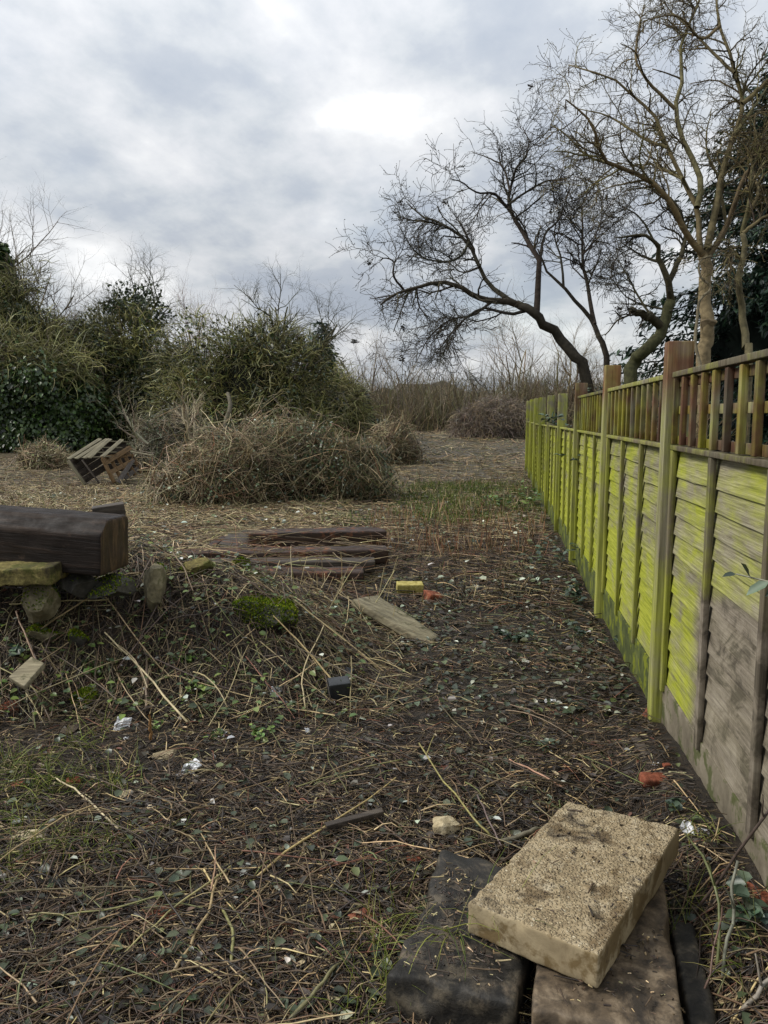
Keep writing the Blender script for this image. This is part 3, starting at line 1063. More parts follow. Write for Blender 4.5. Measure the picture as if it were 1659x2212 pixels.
# stones of the mound, by what one can see of them
rock(968, 1795, (0.115, 0.085, 0.07), 3, M_PALESTONE, 'crumbly pale lump of mortar behind the concrete slab', 'mortar_lump', 'rubble', 0.3, 0.25, 5, 0.16)
st = [
    # px, py, size, seed, mat, label, rz, sink, tilt, moss
    (60, 1262, (0.42, 0.26, 0.11), 21, M_YSTONE, 'flat yellow lichen-covered stone under the big black beam', 0.1, 0.1, (0.02, -0.03), 0, 0.09),
    (85, 1318, (0.21, 0.20, 0.21), 22, M_RUBBLE, 'upright tan rubble stone below the flat yellow stone', 0.5, 0.25, (0.1, 0.1), 250, 0.0),
    (20, 1225, (0.26, 0.2, 0.12), 23, M_YSTONE, 'mossy yellow stone tucked beneath the beam at the left edge', 0.8, 0.2, (0, 0), 260, 0.05),
    (180, 1262, (0.18, 0.2, 0.16), 24, M_GREYSTONE, 'dark rubble stone between the flat yellow stone and the beam end', 1.2, 0.25, (0, 0), 60, 0.0),
    (255, 1278, (0.30, 0.26, 0.15), 25, M_GREYSTONE, 'grey mossy stone propping the cut end of the beam', 0.2, 0.2, (0, 0.1), 420, 0.03),
    (325, 1300, (0.15, 0.24, 0.31), 26, M_RUBBLE, 'tall upright stone with bright moss cap right of the beam', 0.35, 0.22, (-0.12, 0.08), 900, 0.0),
    (432, 1250, (0.17, 0.14, 0.12), 27, M_YSTONE, 'small ochre stone with mossy top behind the tall mossy stone', 0.9, 0.25, (0, 0), 500, 0.03),
    (512, 1238, (0.16, 0.13, 0.14), 28, M_YSTONE, 'rust-streaked stump-like stone beside the front sleeper', 0.4, 0.25, (0.15, 0), 380, 0.02),
    (572, 1335, (0.36, 0.30, 0.22), 29, M_GREYSTONE, 'large rounded boulder thickly coated in moss amid the stalks', 0.2, 0.58, (0.25, 0.1), 5200, 0.04),
    (85, 1385, (0.17, 0.13, 0.12), 30, M_RUBBLE, 'moss-topped stone under crossing stalks at left of the mound', 0.7, 0.3, (0, 0), 650, 0.02),
    (167, 1395, (0.13, 0.11, 0.10), 31, M_GREYSTONE, 'round green moss cushion stone in the middle of the left slope', 0.1, 0.3, (0, 0), 700, 0.02),
    (188, 1530, (0.15, 0.12, 0.115), 32, M_RUBBLE, 'lower mossy stone near the white paper scrap', 0.4, 0.25, (0.1, 0), 950, 0.0),
    (152, 1582, (0.09, 0.06, 0.05), 33, M_BROWNSTONE, 'small smooth brown stone on bare soil at left', 0.2, 0.3, (0, 0), 0, 0),
    (25, 1535, (0.12, 0.09, 0.07), 34, M_BRICK, 'weathered brick lump half buried at the left edge', 0.2, 0.4, (0, 0), 0, 0),
    (268, 1720, (0.075, 0.055, 0.035), 35, M_PALESTONE, 'round flat pale pebble on the dark soil at left', 0.2, 0.4, (0, 0), 0, 0),
    (50, 1815, (0.16, 0.10, 0.05), 36, M_PALESTONE, 'crumbled tan earth-covered stone in the grass at left', 0.1, 0.5, (0, 0), 0, 0),
    (366, 1630, (0.14, 0.09, 0.06), 37, M_PALESTONE, 'crumbly yellow earth lump below the upright splinter', 0.3, 0.5, (0, 0), 0, 0),
    (1332, 1505, (0.085, 0.07, 0.055), 38, M_GREYSTONE, 'round grey stone near the foot of the fence', 0.2, 0.25, (0, 0), 0, 0),
]
BEAMST = {21: (40, 1232, 3.82), 22: (82, 1300, 3.80), 23: (15, 1205, 3.95), 24: (170, 1262, 3.90), 25: (250, 1270, 3.92), 26: (340, 1258, 4.05)}
for (px, py, size, seed, mat, lab, rz, sink, tilt, moss, lift) in st:
    if seed == 21:
        blockat('stone', P(38, 1252, 3.80), (0.46, 0.28, 0.085), mat, lab, 'stone', 0.12, (0.03, -0.03), 0.008, 0.022, 15, 21, 0.012)
        continue
    if seed in BEAMST:
        q_ = P(*BEAMST[seed])
        o = rock(0, 0, size, seed, mat, lab, 'stone', 'stone', rz, 0.5, 20, 0.14, tilt, q_)
        if moss:
            moss_on(o, moss, 0.3, PAL_MOSS, 0.40, 7.0, 0.016, seed)
        continue
    o = rock(px, py, size, seed, mat, lab, 'stone', 'stone', rz, sink, 8, 0.12, tilt, None, lift)
    if moss:
        moss_on(o, moss, -0.6 if seed == 29 else 0.25, PAL_MOSS, 0.28 if seed == 29 else 0.40, 7.0, 0.016, seed)


p = G(885, 1287)
blockat('brick', p, (0.205, 0.10, 0.068), M_YBRICK, 'yellow lichen-coated brick lying beside the old sleepers', 'brick', 0.22, (0.12, 0.02), seed=2, sink=-0.035)
p = G(935, 1300)
blockat('brick', p, (0.15, 0.10, 0.075), M_BRICK, 'broken dark red brick right of the yellow brick', 'brick', 0.8, (0.2, 0.25), 0.012, 0.012, 10, 4, sink=0.005)
p = G(733, 1520)
blockat('plastic_block', p, (0.105, 0.085, 0.09), M_BLACK, 'square black block half sunk in the litter mid picture', 'block', 0.35, (0.12, -0.06), 0.005, 0.003, 10, 5, sink=-0.03)
p = G(742, 1478)
blockat('metal_strap', p, (0.05, 0.15, 0.012), M_BLACK, 'flat grey-black strap end behind the square black block', 'strap', -0.35, (0.55, 0.1), 0.003, 0.002, 10, 6, 0.02, sink=-0.02)
p = G(222, 1106)
for (px, py, size, mat, lab, rz, tilt, sd_) in [
        (893, 1862, (0.045, 0.03, 0.025), M_BRICK, 'small bright orange brick crumb behind the dark stone', 0.3, (0, 0), 1),
        (785, 1985, (0.075, 0.055, 0.018), M_TILE, 'dull red tile shard left of the dark stone', 0.8, (0.05, 0.05), 2),
        (352, 1975, (0.085, 0.06, 0.014), M_TILE, 'flat red-brown tile shard in the near left litter', 0.1, (0.03, 0.05), 3),
        (1418, 1548, (0.11, 0.07, 0.10), M_BRICK, 'broken brick leaning on the foot of the tall near post', 0.9, (0.3, 0.3), 4),
        (1412, 1690, (0.10, 0.06, 0.04), M_BRICK, 'red ribbed brick piece among stalks by the near fence panel', 0.3, (0.1, 0.1), 5),
        (1440, 1655, (0.03, 0.02, 0.015), M_BRICK, 'tiny orange brick chip by the dark board near the fence', 0.3, (0, 0), 6),
        (1640, 1935, (0.035, 0.16, 0.02), M_BRICK, 'long bright orange tile strip at the right edge', 0.62, (0, 0.1), 7),
        (158, 1690, (0.05, 0.04, 0.02), M_BRICK, 'orange brick chip on soil left of the pale pebble', 0.5, (0, 0), 8),
        (40, 1700, (0.06, 0.05, 0.02), M_TILE, 'small red tile shard in the grass at the left edge', 0.5, (0, 0), 9)]:
    p = G(px, py)
    V = boxmesh('brick_fragment', *size, 0.008, min(size) * 0.25, min(size) * 0.22, 22, sd_ + 50)
    o = obj('brick_fragment', V, mat, None, lab, 'brick')
    o.location = (p[0], p[1], p[2] + size[2] * 0.18)
    o.rotation_euler = (tilt[0], tilt[1], rz)


def scrap(px, py, w_, h_, label, seed, tilt=(0.5, 0.0), rz=0.0, mat=M_WHITE):
    """crumpled sheet with thickness"""
    p = G(px, py)
    r = np.random.default_rng(seed)
    V, Q = rbox(w_, h_, 0.004, 0.008, 0.0015, 0, 1, 0)
    f = fbm(V[:, 0] * 45 + seed, V[:, 1] * 45, seed, 3) - 0.5
    V[:, 2] += f * 0.045
    V[:, :2] *= (1 + 0.35 * (fbm(V[:, 0] * 20, V[:, 1] * 20 + seed, seed + 2, 2) - 0.5))[:, None] * 1.0
    me = weld(mesh_np('scrap', V, Q), smooth=False)
    o = obj('paper_scrap', me, mat, None, label, 'litter')
    o.location = (p[0], p[1], p[2] + 0.008)
    o.rotation_euler = (tilt[0], tilt[1], rz)


scrap(264, 1572, 0.062, 0.085, 'torn white paper scrap on bare soil below the mossy stone', 3, (0.7, 0.2), 0.3)
scrap(275, 1598, 0.022, 0.02, 'tiny white flake just under the torn white paper scrap', 4, (0.3, 0), 0.9)
scrap(408, 1668, 0.095, 0.05, 'crumpled white plastic under a bundle of pale stalks', 5, (0.5, -0.5), 0.9)
scrap(596, 1500, 0.05, 0.055, 'small white rag hanging in the stalks at the mound foot', 6, (1.0, 0.1), 0.2)
scrap(478, 1592, 0.03, 0.05, 'white paper strip beside the green nettle leaves', 7, (0.8, 0.1), -0.4)
scrap(612, 1528, 0.045, 0.045, 'grey translucent plastic bit left of the black block', 8, (0.5, 0.1), 0.3)
scrap(1188, 1519, 0.055, 0.032, 'white crumpled wrapper lying on the path near the fence', 9, (0.3, 0), 0.2)
scrap(1150, 1745, 0.042, 0.03, 'bright white scrap just behind the concrete slab', 10, (0.4, 0.1), -0.2)
scrap(1416, 1652, 0.022, 0.018, 'small white flake by the dark board near the fence', 11, (0.4, 0.1), -0.2)
scrap(1500, 1800, 0.08, 0.035, 'pale torn sheet between the concrete slab and the fence', 12, (0.35, 0.15), -0.5)
scrap(665, 1582, 0.03, 0.02, 'white flake right of the lower nettle leaves', 13, (0.4, 0.1), 0.5)

# ------------------------------------------------------------------ the big black beam and the old sleepers
ang = math.radians(171)
bx, by = uv2xy(math.cos(ang), math.sin(ang))
bdir = Vector((bx, by, 0.055)).normalized()
e0 = P(250, 1176, 3.86)


def beam_warp(V):
    V = V.copy()
    # worn arris on the near upper edge, slimmer on the far one
    y, z = V[:, 1], V[:, 2]
    k = (-y * 0.72 + z * 0.70) - 0.150
    V[:, 1] += np.maximum(k, 0) * 0.72
    V[:, 2] -= np.maximum(k, 0) * 0.70
    k = (y * 0.80 + z * 0.60) - 0.172
    V[:, 1] -= np.maximum(k, 0) * 0.8
    V[:, 2] -= np.maximum(k, 0) * 0.6
    # mortise hole in the near upper edge
    d = ((V[:, 0] - (-0.50)) / 0.13) ** 2 + ((V[:, 1] + 0.15) / 0.12) ** 2 + ((V[:, 2] - 0.09) / 0.075) ** 2
    h = np.clip(1.0 - d, 0, 1)
    V[:, 1] += h * 0.11
    V[:, 2] -= h * 0.03
    return V


me = boxmesh('timber_beam', 2.3, 0.285, 0.275, 0.018, 0.012, 0.011, 9, 4, beam_warp)
me.materials.append(M_BEAM)
me.materials.append(M_BEAMEND)
for pl in me.polygons:
    if pl.normal.x > 0.75 and pl.center.x > 1.1:
        pl.material_index = 1
c = Vector(e0) + bdir * (1.15)
o = obj('timber_beam', me, None, None, 'massive black wet timber beam lying on stones at the left edge', 'beam',
        M=frame(c, -bdir))
# timber frame: local x points to the cut end
p = P(235, 1103, 4.55)
me = boxmesh('timber_offcut', 0.18, 0.13, 0.07, 0.02, 0.006, 0.003, 9, 3)
obj('timber_offcut', me, M_SLEEPGREY, None, 'short grey timber offcut lying behind the end of the black beam', 'timber',
    M=frame(p, (math.cos(0.5), math.sin(0.5), 0.12)))


def timber(a, b, w_, h_, mat, label, seed, name='sleeper', cat='sleeper', amp=0.008, roll=0.0, r=0.014):
    """squared timber between end centres a and b"""
    a, b = Vector([float(x) for x in a]), Vector([float(x) for x in b])
    d = b - a
    me = boxmesh(name, d.length, w_, h_, 0.035, r, amp, 6, seed)
    return obj(name, me, mat, None, label, cat, M=frame((a + b) / 2, d) @ Matrix.Rotation(roll, 4, 'X'))


def Z(px, py, z):
    """point on the sight line at height z"""
    r = ray(px, py)
    t = (z - H) / r[2]
    return Cv + r * t


timber(Z(536, 1166, 0.17), Z(830, 1160, 0.15), 0.30, 0.17, M_SLEEP, 'rearmost dark sleeper, raised above the others under dry stalks', 3, amp=0.020)
timber(Z(395, 1205, 0.15), Z(836, 1197, 0.15), 0.25, 0.12, M_SLEEP, 'rotten rust-stained sleeper, second from the front', 4, amp=0.022)
timber(Z(420, 1222, 0.12), Z(810, 1220, 0.12), 0.21, 0.10, M_SLEEPGREY, 'smooth grey-brown sleeper lying before the rust-stained one', 5, amp=0.009)
timber(Z(540, 1246, 0.08), Z(786, 1245, 0.08), 0.25, 0.12, M_SLEEP, 'black crumbling sleeper nearest the mound', 6, amp=0.020)
quadslab('plank', [(*xy2uv(*Z(462, 1184, 0.16)[:2]), 0.16), (*xy2uv(*Z(534, 1181, 0.16)[:2]), 0.16), (*xy2uv(*Z(541, 1143, 0.2)[:2]), 0.2), (*xy2uv(*Z(500, 1148, 0.2)[:2]), 0.2)],
         0.03, M_SLEEPGREY, None, 'wide wet grey plank slanting back behind the sleepers', 'plank', 0.05, 0.006, 0.003, 6, 4)
quadslab('plank', [(*xy2uv(*Z(430, 1186, 0.14)[:2]), 0.14), (*xy2uv(*Z(452, 1184, 0.14)[:2]), 0.14), (*xy2uv(*Z(496, 1158, 0.17)[:2]), 0.17), (*xy2uv(*Z(478, 1158, 0.17)[:2]), 0.17)],
         0.03, M_SLEEP, None, 'narrow dark plank left of the wide wet plank', 'plank', 0.05, 0.006, 0.003, 6, 5)
# weathered board sliding off the mound onto the path
cs = [P(762, 1293, 4.92), P(930, 1392, 4.62), P(950, 1372, 4.80), P(815, 1284, 5.25)]
quadslab('plank', [(*xy2uv(c_[0], c_[1]), c_[2]) for c_ in cs], 0.05, M_OLDBOARD, None,
         'broad weathered grey-brown board sloping off the mound to the path', 'plank', 0.03, 0.012, 0.009, 7, 7)
cs = [P(18, 1462, 3.55), P(52, 1482, 3.45), P(95, 1432, 3.62), P(68, 1418, 3.7)]
quadslab('plank', [(*xy2uv(c_[0], c_[1]), c_[2]) for c_ in cs], 0.025, M_OLDBOARD, None,
         'short grey board end sticking out at the left of the mound', 'plank', 0.02, 0.004, 0.003, 9, 8)
cs = [Z(1362, 1592, 0.06), Z(1432, 1705, 0.06), Z(1452, 1700, 0.075), Z(1385, 1592, 0.07)]
quadslab('plank', [(*xy2uv(c_[0], c_[1]), c_[2]) for c_ in cs], 0.018, M_SLEEPGREY, None,
         'thin dark wet lath lying toward the near fence panel', 'plank', 0.02, 0.003, 0.002, 9, 9)
cs = [Z(700, 1776, 0.05), Z(706, 1784, 0.05), Z(830, 1752, 0.06), Z(822, 1744, 0.06)]
quadslab('plank', [(*xy2uv(c_[0], c_[1]), c_[2]) for c_ in cs], 0.018, M_SLEEPGREY, None,
         'short dark wet lath left of the pale mortar lump', 'plank', 0.02, 0.003, 0.002, 9, 10)

# ------------------------------------------------------------------ the racked crate of slats
cr_d = 15.4
A_, B_, C_, D_ = P(148, 995, 15.0), P(217, 951, 16.0), P(268, 953, 16.0), P(222, 991, 15.0)
A0, D0, E0_, F0 = P(184, 1047, 15.0), P(247, 1043, 15.0), P(306, 1022, 16.0), P(262, 1020, 16.0)
E_ = P(284, 981, 16.0)
cro = (A0 + D0 + E0_) / 3
crate = empty('slatted_crate', cro, 'broken leaning crate of grey slats beside the brush heap', 'crate')


def slat(a, b, w_, t_, nrm, mat, seed, name='slat'):
    a, b = np.asarray(a) - cro, np.asarray(b) - cro
    d = Vector(b - a)
    me = boxmesh(name, d.length, w_, t_, 0.3, 0.004, 0.002, 8, seed)
    obj(name, me, mat, crate, M=frame((a + b) / 2, d, nrm))


def lerp(a, b, t):
    return a + (b - a) * t


ntop = np.cross(B_ - A_, D_ - A_)
ntop = ntop / np.linalg.norm(ntop) * (1 if ntop[2] > 0 or np.cross(B_ - A_, D_ - A_)[2] > 0 else -1)
up = np.array([0, 0, 0.03])
for i_, (ta, tb) in enumerate([(0.0, 0.0), (0.22, 0.30), (0.46, 0.42), (0.60, 0.38), (0.97, 0.92)]):
    slat(lerp(A_, D_, ta) + up, lerp(B_, C_, tb) + up, 0.085, 0.022, (0.2, 0.1, 1), M_PALLET, i_)
for i_, t_ in enumerate((0.12, 0.36, 0.62, 0.95)):
    slat(lerp(A_, B_, t_), lerp(D_, C_, t_) + np.array([0.12, 0, 0]), 0.10, 0.022, (0.2, 0.1, 1), M_PALLET, i_ + 9)
# boarded left side and back keep the inside dark; a racked post at each front corner
Bk = F0 + np.array([-0.35, 0, 0])
for i_, t_ in enumerate((0.12, 0.36, 0.60, 0.85)):
    slat(lerp(A_, A0, t_), lerp(B_, Bk, t_), 0.135, 0.022, (1, 0.1, 0.3), M_SLEEPGREY, i_ + 14)
    slat(lerp(B_, Bk, t_), lerp(C_, E0_, t_), 0.15, 0.022, (0.1, -1, 0.1), M_SLEEPGREY, i_ + 44)
slat(A_, A0, 0.07, 0.06, (1, 0.2, 0.2), M_PALLET, 50, 'corner_post')
slat(D_, D0, 0.09, 0.06, (1, 0.2, 0.2), M_PALLETBROWN, 51, 'corner_post')
slat(lerp(A_, D_, 0.4), lerp(A0, D0, 0.5), 0.05, 0.03, (1, 0.2, 0.2), M_SLEEPGREY, 52, 'corner_post')
# right lattice
nr = np.array([0.5, -0.8, 0.2])
for i_, t_ in enumerate((0.0, 0.25, 0.5, 0.75, 1.0)):
    slat(lerp(D_, E_, t_), lerp(D0, E0_, t_), 0.07, 0.02, nr, M_PALLETBROWN, i_ + 20)
off = np.array([0.0, -0.05, 0.01])
slat(lerp(D_, D0, 0.02) + off, lerp(E_, E0_, 0.0) + off, 0.10, 0.02, nr, M_PALLETBROWN, 31)
slat(lerp(D_, D0, 0.22) + off, lerp(E_, E0_, 0.30) + off + np.array([-0.05, 0, 0.25]), 0.10, 0.02, nr, M_PALLETBROWN, 32)
slat(lerp(D_, D0, 0.62) + off, lerp(E_, E0_, 0.35) + off, 0.09, 0.02, nr, M_PALLETBROWN, 33)
slat(lerp(D_, D0, 1.0) + off + np.array([0.1, 0, 0]), lerp(E_, E0_, 0.3) + off, 0.09, 0.02, nr, M_SLEEPGREY, 34)
slat(lerp(D0, E0_, 0.4) + off, lerp(E_, E0_, 0.75) + off, 0.09, 0.02, nr, M_SLEEPGREY, 35)
slat(P(283, 976, 16.2), P(330, 984, 16.0), 0.10, 0.025, (0, 0, 1), M_PALLET, 36)

# ------------------------------------------------------------------ hedge, bushes and heaps on the left and far side
PAL_OLIVE = [(3, (0.165, 0.165, 0.045)), (2, (0.25, 0.245, 0.075)), (2, (0.105, 0.10, 0.035)), (1, (0.33, 0.31, 0.14)), (1, (0.07, 0.052, 0.03))]
PAL_STRAW = [(3, (0.36, 0.285, 0.15)), (3, (0.26, 0.195, 0.10)), (2, (0.48, 0.40, 0.22)), (2, (0.15, 0.105, 0.06)), (0.8, (0.17, 0.09, 0.045)), (0.7, (0.21, 0.20, 0.07))]
PAL_BROWN = [(3, (0.13, 0.095, 0.055)), (2, (0.20, 0.15, 0.085)), (2, (0.085, 0.06, 0.038)), (1, (0.30, 0.23, 0.13)), (1, (0.13, 0.12, 0.05))]
PAL_GREYTWIG = [(3, (0.11, 0.085, 0.065)), (2, (0.16, 0.125, 0.09)), (1, (0.10, 0.095, 0.05))]
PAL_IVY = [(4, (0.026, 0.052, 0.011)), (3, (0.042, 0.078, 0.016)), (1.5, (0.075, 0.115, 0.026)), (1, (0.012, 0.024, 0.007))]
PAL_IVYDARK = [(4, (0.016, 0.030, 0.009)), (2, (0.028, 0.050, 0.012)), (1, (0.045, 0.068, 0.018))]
PAL_PALELEAF = [(0.7, (0.34, 0.37, 0.28)), (0.35, (0.48, 0.50, 0.41)), (4, (0.05, 0.08, 0.04)), (3, (0.09, 0.12, 0.045))]


def gz(p):
    return gh(p[..., 0], p[..., 1])


def dome_pts(c, a, b, h, n, lo=0.75, hi=1.05, seed=0, lump=0.3, frontal=0.0, zlo=0.0):
    """points through a lumpy dome standing at c (a across, b deep, h high, in camera directions)"""
    th = rng.uniform(0, 2 * math.pi, n)
    sz = rng.uniform(zlo, 1, n)
    if frontal:
        th = np.where(rng.uniform(size=n) < frontal, rng.uniform(math.pi, 2 * math.pi, n), th)
    cz = np.sqrt(1 - sz ** 2)
    d = np.stack([cz * np.cos(th), cz * np.sin(th), sz], -1)
    k = 1 - lump / 2 + lump * (fbm(d[:, 0] * 2.3 + seed * 5.1 + d[:, 1] * 1.3, d[:, 2] * 2.6 + d[:, 1] * 1.7, seed, 3) * 2 - 0.5)
    r = rng.uniform(lo ** 2, hi ** 2, n) ** 0.5 * k
    q = d * r[:, None] * np.array([a, b, h])
    x, y = uv2xy(q[:, 0], q[:, 1])
    out = norm(d / np.array([a, b, h]) ** 2 * np.array([a, b, h]))
    ox, oy = uv2xy(out[:, 0], out[:, 1])
    return np.stack([c[0] + x, c[1] + y, c[2] + q[:, 2]], -1), np.stack([ox, oy, out[:, 2]], -1)


def core_geo(c, a, b, h, seed, col, k=0.72):  # added filler dome, not twigs; its dark colour paints the inner shade
    """solid dome added inside so that sky does not show through"""
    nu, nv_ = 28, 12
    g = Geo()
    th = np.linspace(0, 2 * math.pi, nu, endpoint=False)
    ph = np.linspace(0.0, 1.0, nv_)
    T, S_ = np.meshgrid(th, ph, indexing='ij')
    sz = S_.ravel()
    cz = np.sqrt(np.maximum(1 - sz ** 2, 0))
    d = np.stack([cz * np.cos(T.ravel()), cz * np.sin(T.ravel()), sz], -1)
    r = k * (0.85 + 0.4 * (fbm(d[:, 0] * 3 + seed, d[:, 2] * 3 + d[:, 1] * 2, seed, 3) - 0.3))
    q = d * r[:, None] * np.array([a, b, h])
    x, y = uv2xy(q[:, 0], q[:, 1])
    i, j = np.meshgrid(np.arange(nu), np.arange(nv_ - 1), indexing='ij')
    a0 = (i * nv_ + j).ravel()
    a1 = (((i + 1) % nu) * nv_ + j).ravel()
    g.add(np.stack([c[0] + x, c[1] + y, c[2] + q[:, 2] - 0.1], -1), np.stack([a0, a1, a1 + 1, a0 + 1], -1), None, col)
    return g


def dims(px, ptop, pbase, hw, depth):
    c = P(px, pbase, depth)
    c[2] = min(c[2], gh1(c[0], c[1]))
    return c, hw * depth / FPX, (pbase - ptop) * depth / FPX


def twig_shell(g, c, a, b, h, n, ln, K, r0, pal, wig=0.3, lo=0.6, hi=1.0, droop=0.25, outw=0.5, seed=0, lump=0.3, S=3, frontal=0.5, zlo=0.0, tang=0.5):
    p, o = dome_pts(c, a, b, h, n, lo, hi, seed, lump, frontal, zlo)
    rd = norm(rng.normal(size=(n, 3)))
    d = norm(o * outw + rd - o * ((rd * o).sum(1, keepdims=True)) * tang)
    L_ = rng.uniform(ln[0], ln[1], n)
    pa = grow(p, d, L_, K, wig, (0, 0, -1), droop)
    pa[..., 2] = np.maximum(pa[..., 2], gz(pa) + 0.01)
    g.tubes(pa, taper(rng.uniform(r0[0], r0[1], n), K, 0.35), pick(pal, n, 0.25), S)
    return pa


def leaf_shell(g, c, a, b, h, n, ln, pal, lo=0.8, hi=1.05, seed=0, lump=0.3, frontal=0.6, droop=0.5, zlo=0.0):
    p, o = dome_pts(c, a, b, h, n, lo, hi, seed, lump, frontal, zlo)
    d = norm(o * 0.5 + rng.normal(size=(n, 3)) * 0.6 + np.array([0, 0, -droop]))
    l_ = rng.uniform(ln[0], ln[1], n)
    g.needles(p, d, norm(o + rng.normal(size=(n, 3)) * 0.5), l_, l_ * 0.8, pick(pal, n, 0.3))


def leaning_up(st, d, ln, r, K, wig, tw):
    pa = grow(st, d, ln, K, wig, (0, 0, 1), tw)
    return pa, taper(r, K, 0.35)


def bare_tree(name, label, base, height, spread, pal, seed, r0=0.07, n=(7, 60, 420, 1500), lean=(0, 0, 0), wig=0.10, cat='tree', up_=0.12, trunk_n=1, fine=1.0):
    """leafless tree: trunk(s), limbs, branches, twigs"""
    global rng
    keep = rng
    rng = np.random.default_rng(seed)
    root = empty(name, base, label, cat)
    base = np.asarray(base, float)
    d0 = norm(np.tile(np.array([[0, 0, 1.0]]), (trunk_n, 1)) + np.asarray(lean) + rng.normal(size=(trunk_n, 3)) * (0.05 if trunk_n == 1 else 0.22))
    st = np.tile(base, (trunk_n, 1)) - np.array([0, 0, 0.15])
    tp = grow(st, d0, np.full(trunk_n, height * 0.72), 9, 0.07, (0, 0, 1), 0.05)
    trr = taper(np.full(trunk_n, r0), 9, 0.35)
    g = Geo().tubes(tp, trr, pick(pal, trunk_n, 0.1), 7)
    obj('trunk', rebase(g, base), M_BARK, root)
    gc_ = Geo()
    par, prd = tp, trr
    lens = [height * 0.5 * spread, height * 0.3 * spread, height * 0.16 * spread, height * 0.08 * spread]
    for lv, cnt in enumerate(n):
        st, d, r, _ = spawn(par, prd, cnt, 0.3 if lv == 0 else 0.2, 1.0, 0.75, 0.2)
        K = (7, 5, 4, 3)[lv]
        rr = np.minimum(r * 0.7, r0 * (0.55, 0.3, 0.17, 0.11)[lv]) * fine
        pa, ra = leaning_up(st, d, lens[lv] * rng.uniform(0.55, 1.25, cnt), rr, K, wig * (1 + 0.5 * lv), up_)
        gc_.tubes(pa, ra, pick(pal, cnt, 0.2), (5, 3, 3, 3)[lv])
        par, prd = pa, ra
    obj('crown', rebase(gc_, base), M_BARK, root)
    rng = keep
    return root


def bush(name, label, cat, px, ptop, pbase, hw, depth, seed, deep=0.8, parts=()):
    """parts: list of (part name, material, function(geo, c, a, b, h))"""
    c, a, h = dims(px, ptop, pbase, hw, depth)
    b = a * deep
    root = empty(name, c, label, cat)
    for pn, mat, fn in parts:
        g = Geo()
        fn(g, c, a, b, h)
        obj(pn, rebase(g, c), mat, root)
    return root, c, a, b, h


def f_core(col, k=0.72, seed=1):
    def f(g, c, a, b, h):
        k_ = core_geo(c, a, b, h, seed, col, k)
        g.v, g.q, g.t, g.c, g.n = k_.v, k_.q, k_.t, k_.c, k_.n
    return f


def clump_centres(c, a, b, h, m, seed, zlo=0.0):
    global rng
    keep = rng
    rng = np.random.default_rng(seed + 500)
    p, o = dome_pts(c, a * 0.86, b * 0.86, h * 0.86, m, 0.85, 1.0, seed, 0.5, 0.7, zlo)
    r = rng.uniform(0.13, 0.42, m) * min(a, h)
    sh = rng.uniform(0.6, 1.35, m)
    rng = keep
    return p, o, r, sh


def f_clump_twigs(n, ln, K, r0, pal, m=26, seed=0, wig=0.45, droop=0.1, outw=0.7, zlo=0.0, cw=0.5):
    def f(g, c, a, b, h):
        cp_, co, cr_, sh = clump_centres(c, a, b, h, m, seed, zlo)
        i_ = rng.choice(m, n, p=cr_ ** 2 / (cr_ ** 2).sum())
        q = norm(rng.normal(size=(n, 3)))
        p = cp_[i_] + q * (cr_[i_] * rng.uniform(0.2, 1.0, n) ** 0.5)[:, None]
        d = norm(q * outw + co[i_] * cw + rng.normal(size=(n, 3)) * 0.5)
        pa = grow(p, d, rng.uniform(*ln, n), K, wig, (0, 0, -1), droop)
        pa[..., 2] = np.maximum(pa[..., 2], gz(pa) + 0.01)
        g.tubes(pa, taper(rng.uniform(*r0, n) * rng.choice([0.7, 1.0, 1.5], n), K, 0.35), pick(pal, n, 0.25) * sh[i_][:, None], 3)
    return f


def f_clump_leaves(n, ln, pal, m=26, seed=0, droop=0.5, zlo=0.0, grow_r=1.0):
    def f(g, c, a, b, h):
        cp_, co, cr_, sh = clump_centres(c, a, b, h, m, seed, zlo)
        i_ = rng.choice(m, n, p=cr_ ** 2 / (cr_ ** 2).sum())
        q = norm(rng.normal(size=(n, 3)) + co[i_] * 0.6)
        p = cp_[i_] + q * (cr_[i_] * grow_r * rng.uniform(0.55, 1.05, n))[:, None]
        d = norm(q * 0.5 + rng.normal(size=(n, 3)) * 0.6 + np.array([0, 0, -droop]))
        l_ = rng.uniform(*ln, n)
        g.needles(p, d, norm(q + rng.normal(size=(n, 3)) * 0.45), l_, l_ * 0.8, pick(pal, n, 0.3) * sh[i_][:, None])
    return f


def f_twigs(n, ln, K, r0, pal, **kw):
    return lambda g, c, a, b, h: twig_shell(g, c, a, b, h, n, ln, K, r0, pal, **kw)


def f_leaves(n, ln, pal, **kw):
    return lambda g, c, a, b, h: leaf_shell(g, c, a, b, h, n, ln, pal, **kw)


# olive twig mass over the ivy at far left
bush('mossy_bush', 'olive twiggy thicket spilling over the ivy hedge at the left edge', 'bush', 55, 598, 955, 150, 27, 7, 0.6, [
    ('shade_core', M_BARK, f_core((0.02, 0.02, 0.009), 0.8, 17)),
    ('crown', M_TWIG, f_clump_twigs(7000, (0.2, 0.85), 4, (0.009, 0.017), PAL_OLIVE, 48, 17, 0.5, 0.2, 0.6, 0.15)),
    ('ivy', M_LEAF, f_clump_leaves(2500, (0.10, 0.18), PAL_IVYDARK, 20, 18, 0.6, 0.3))])
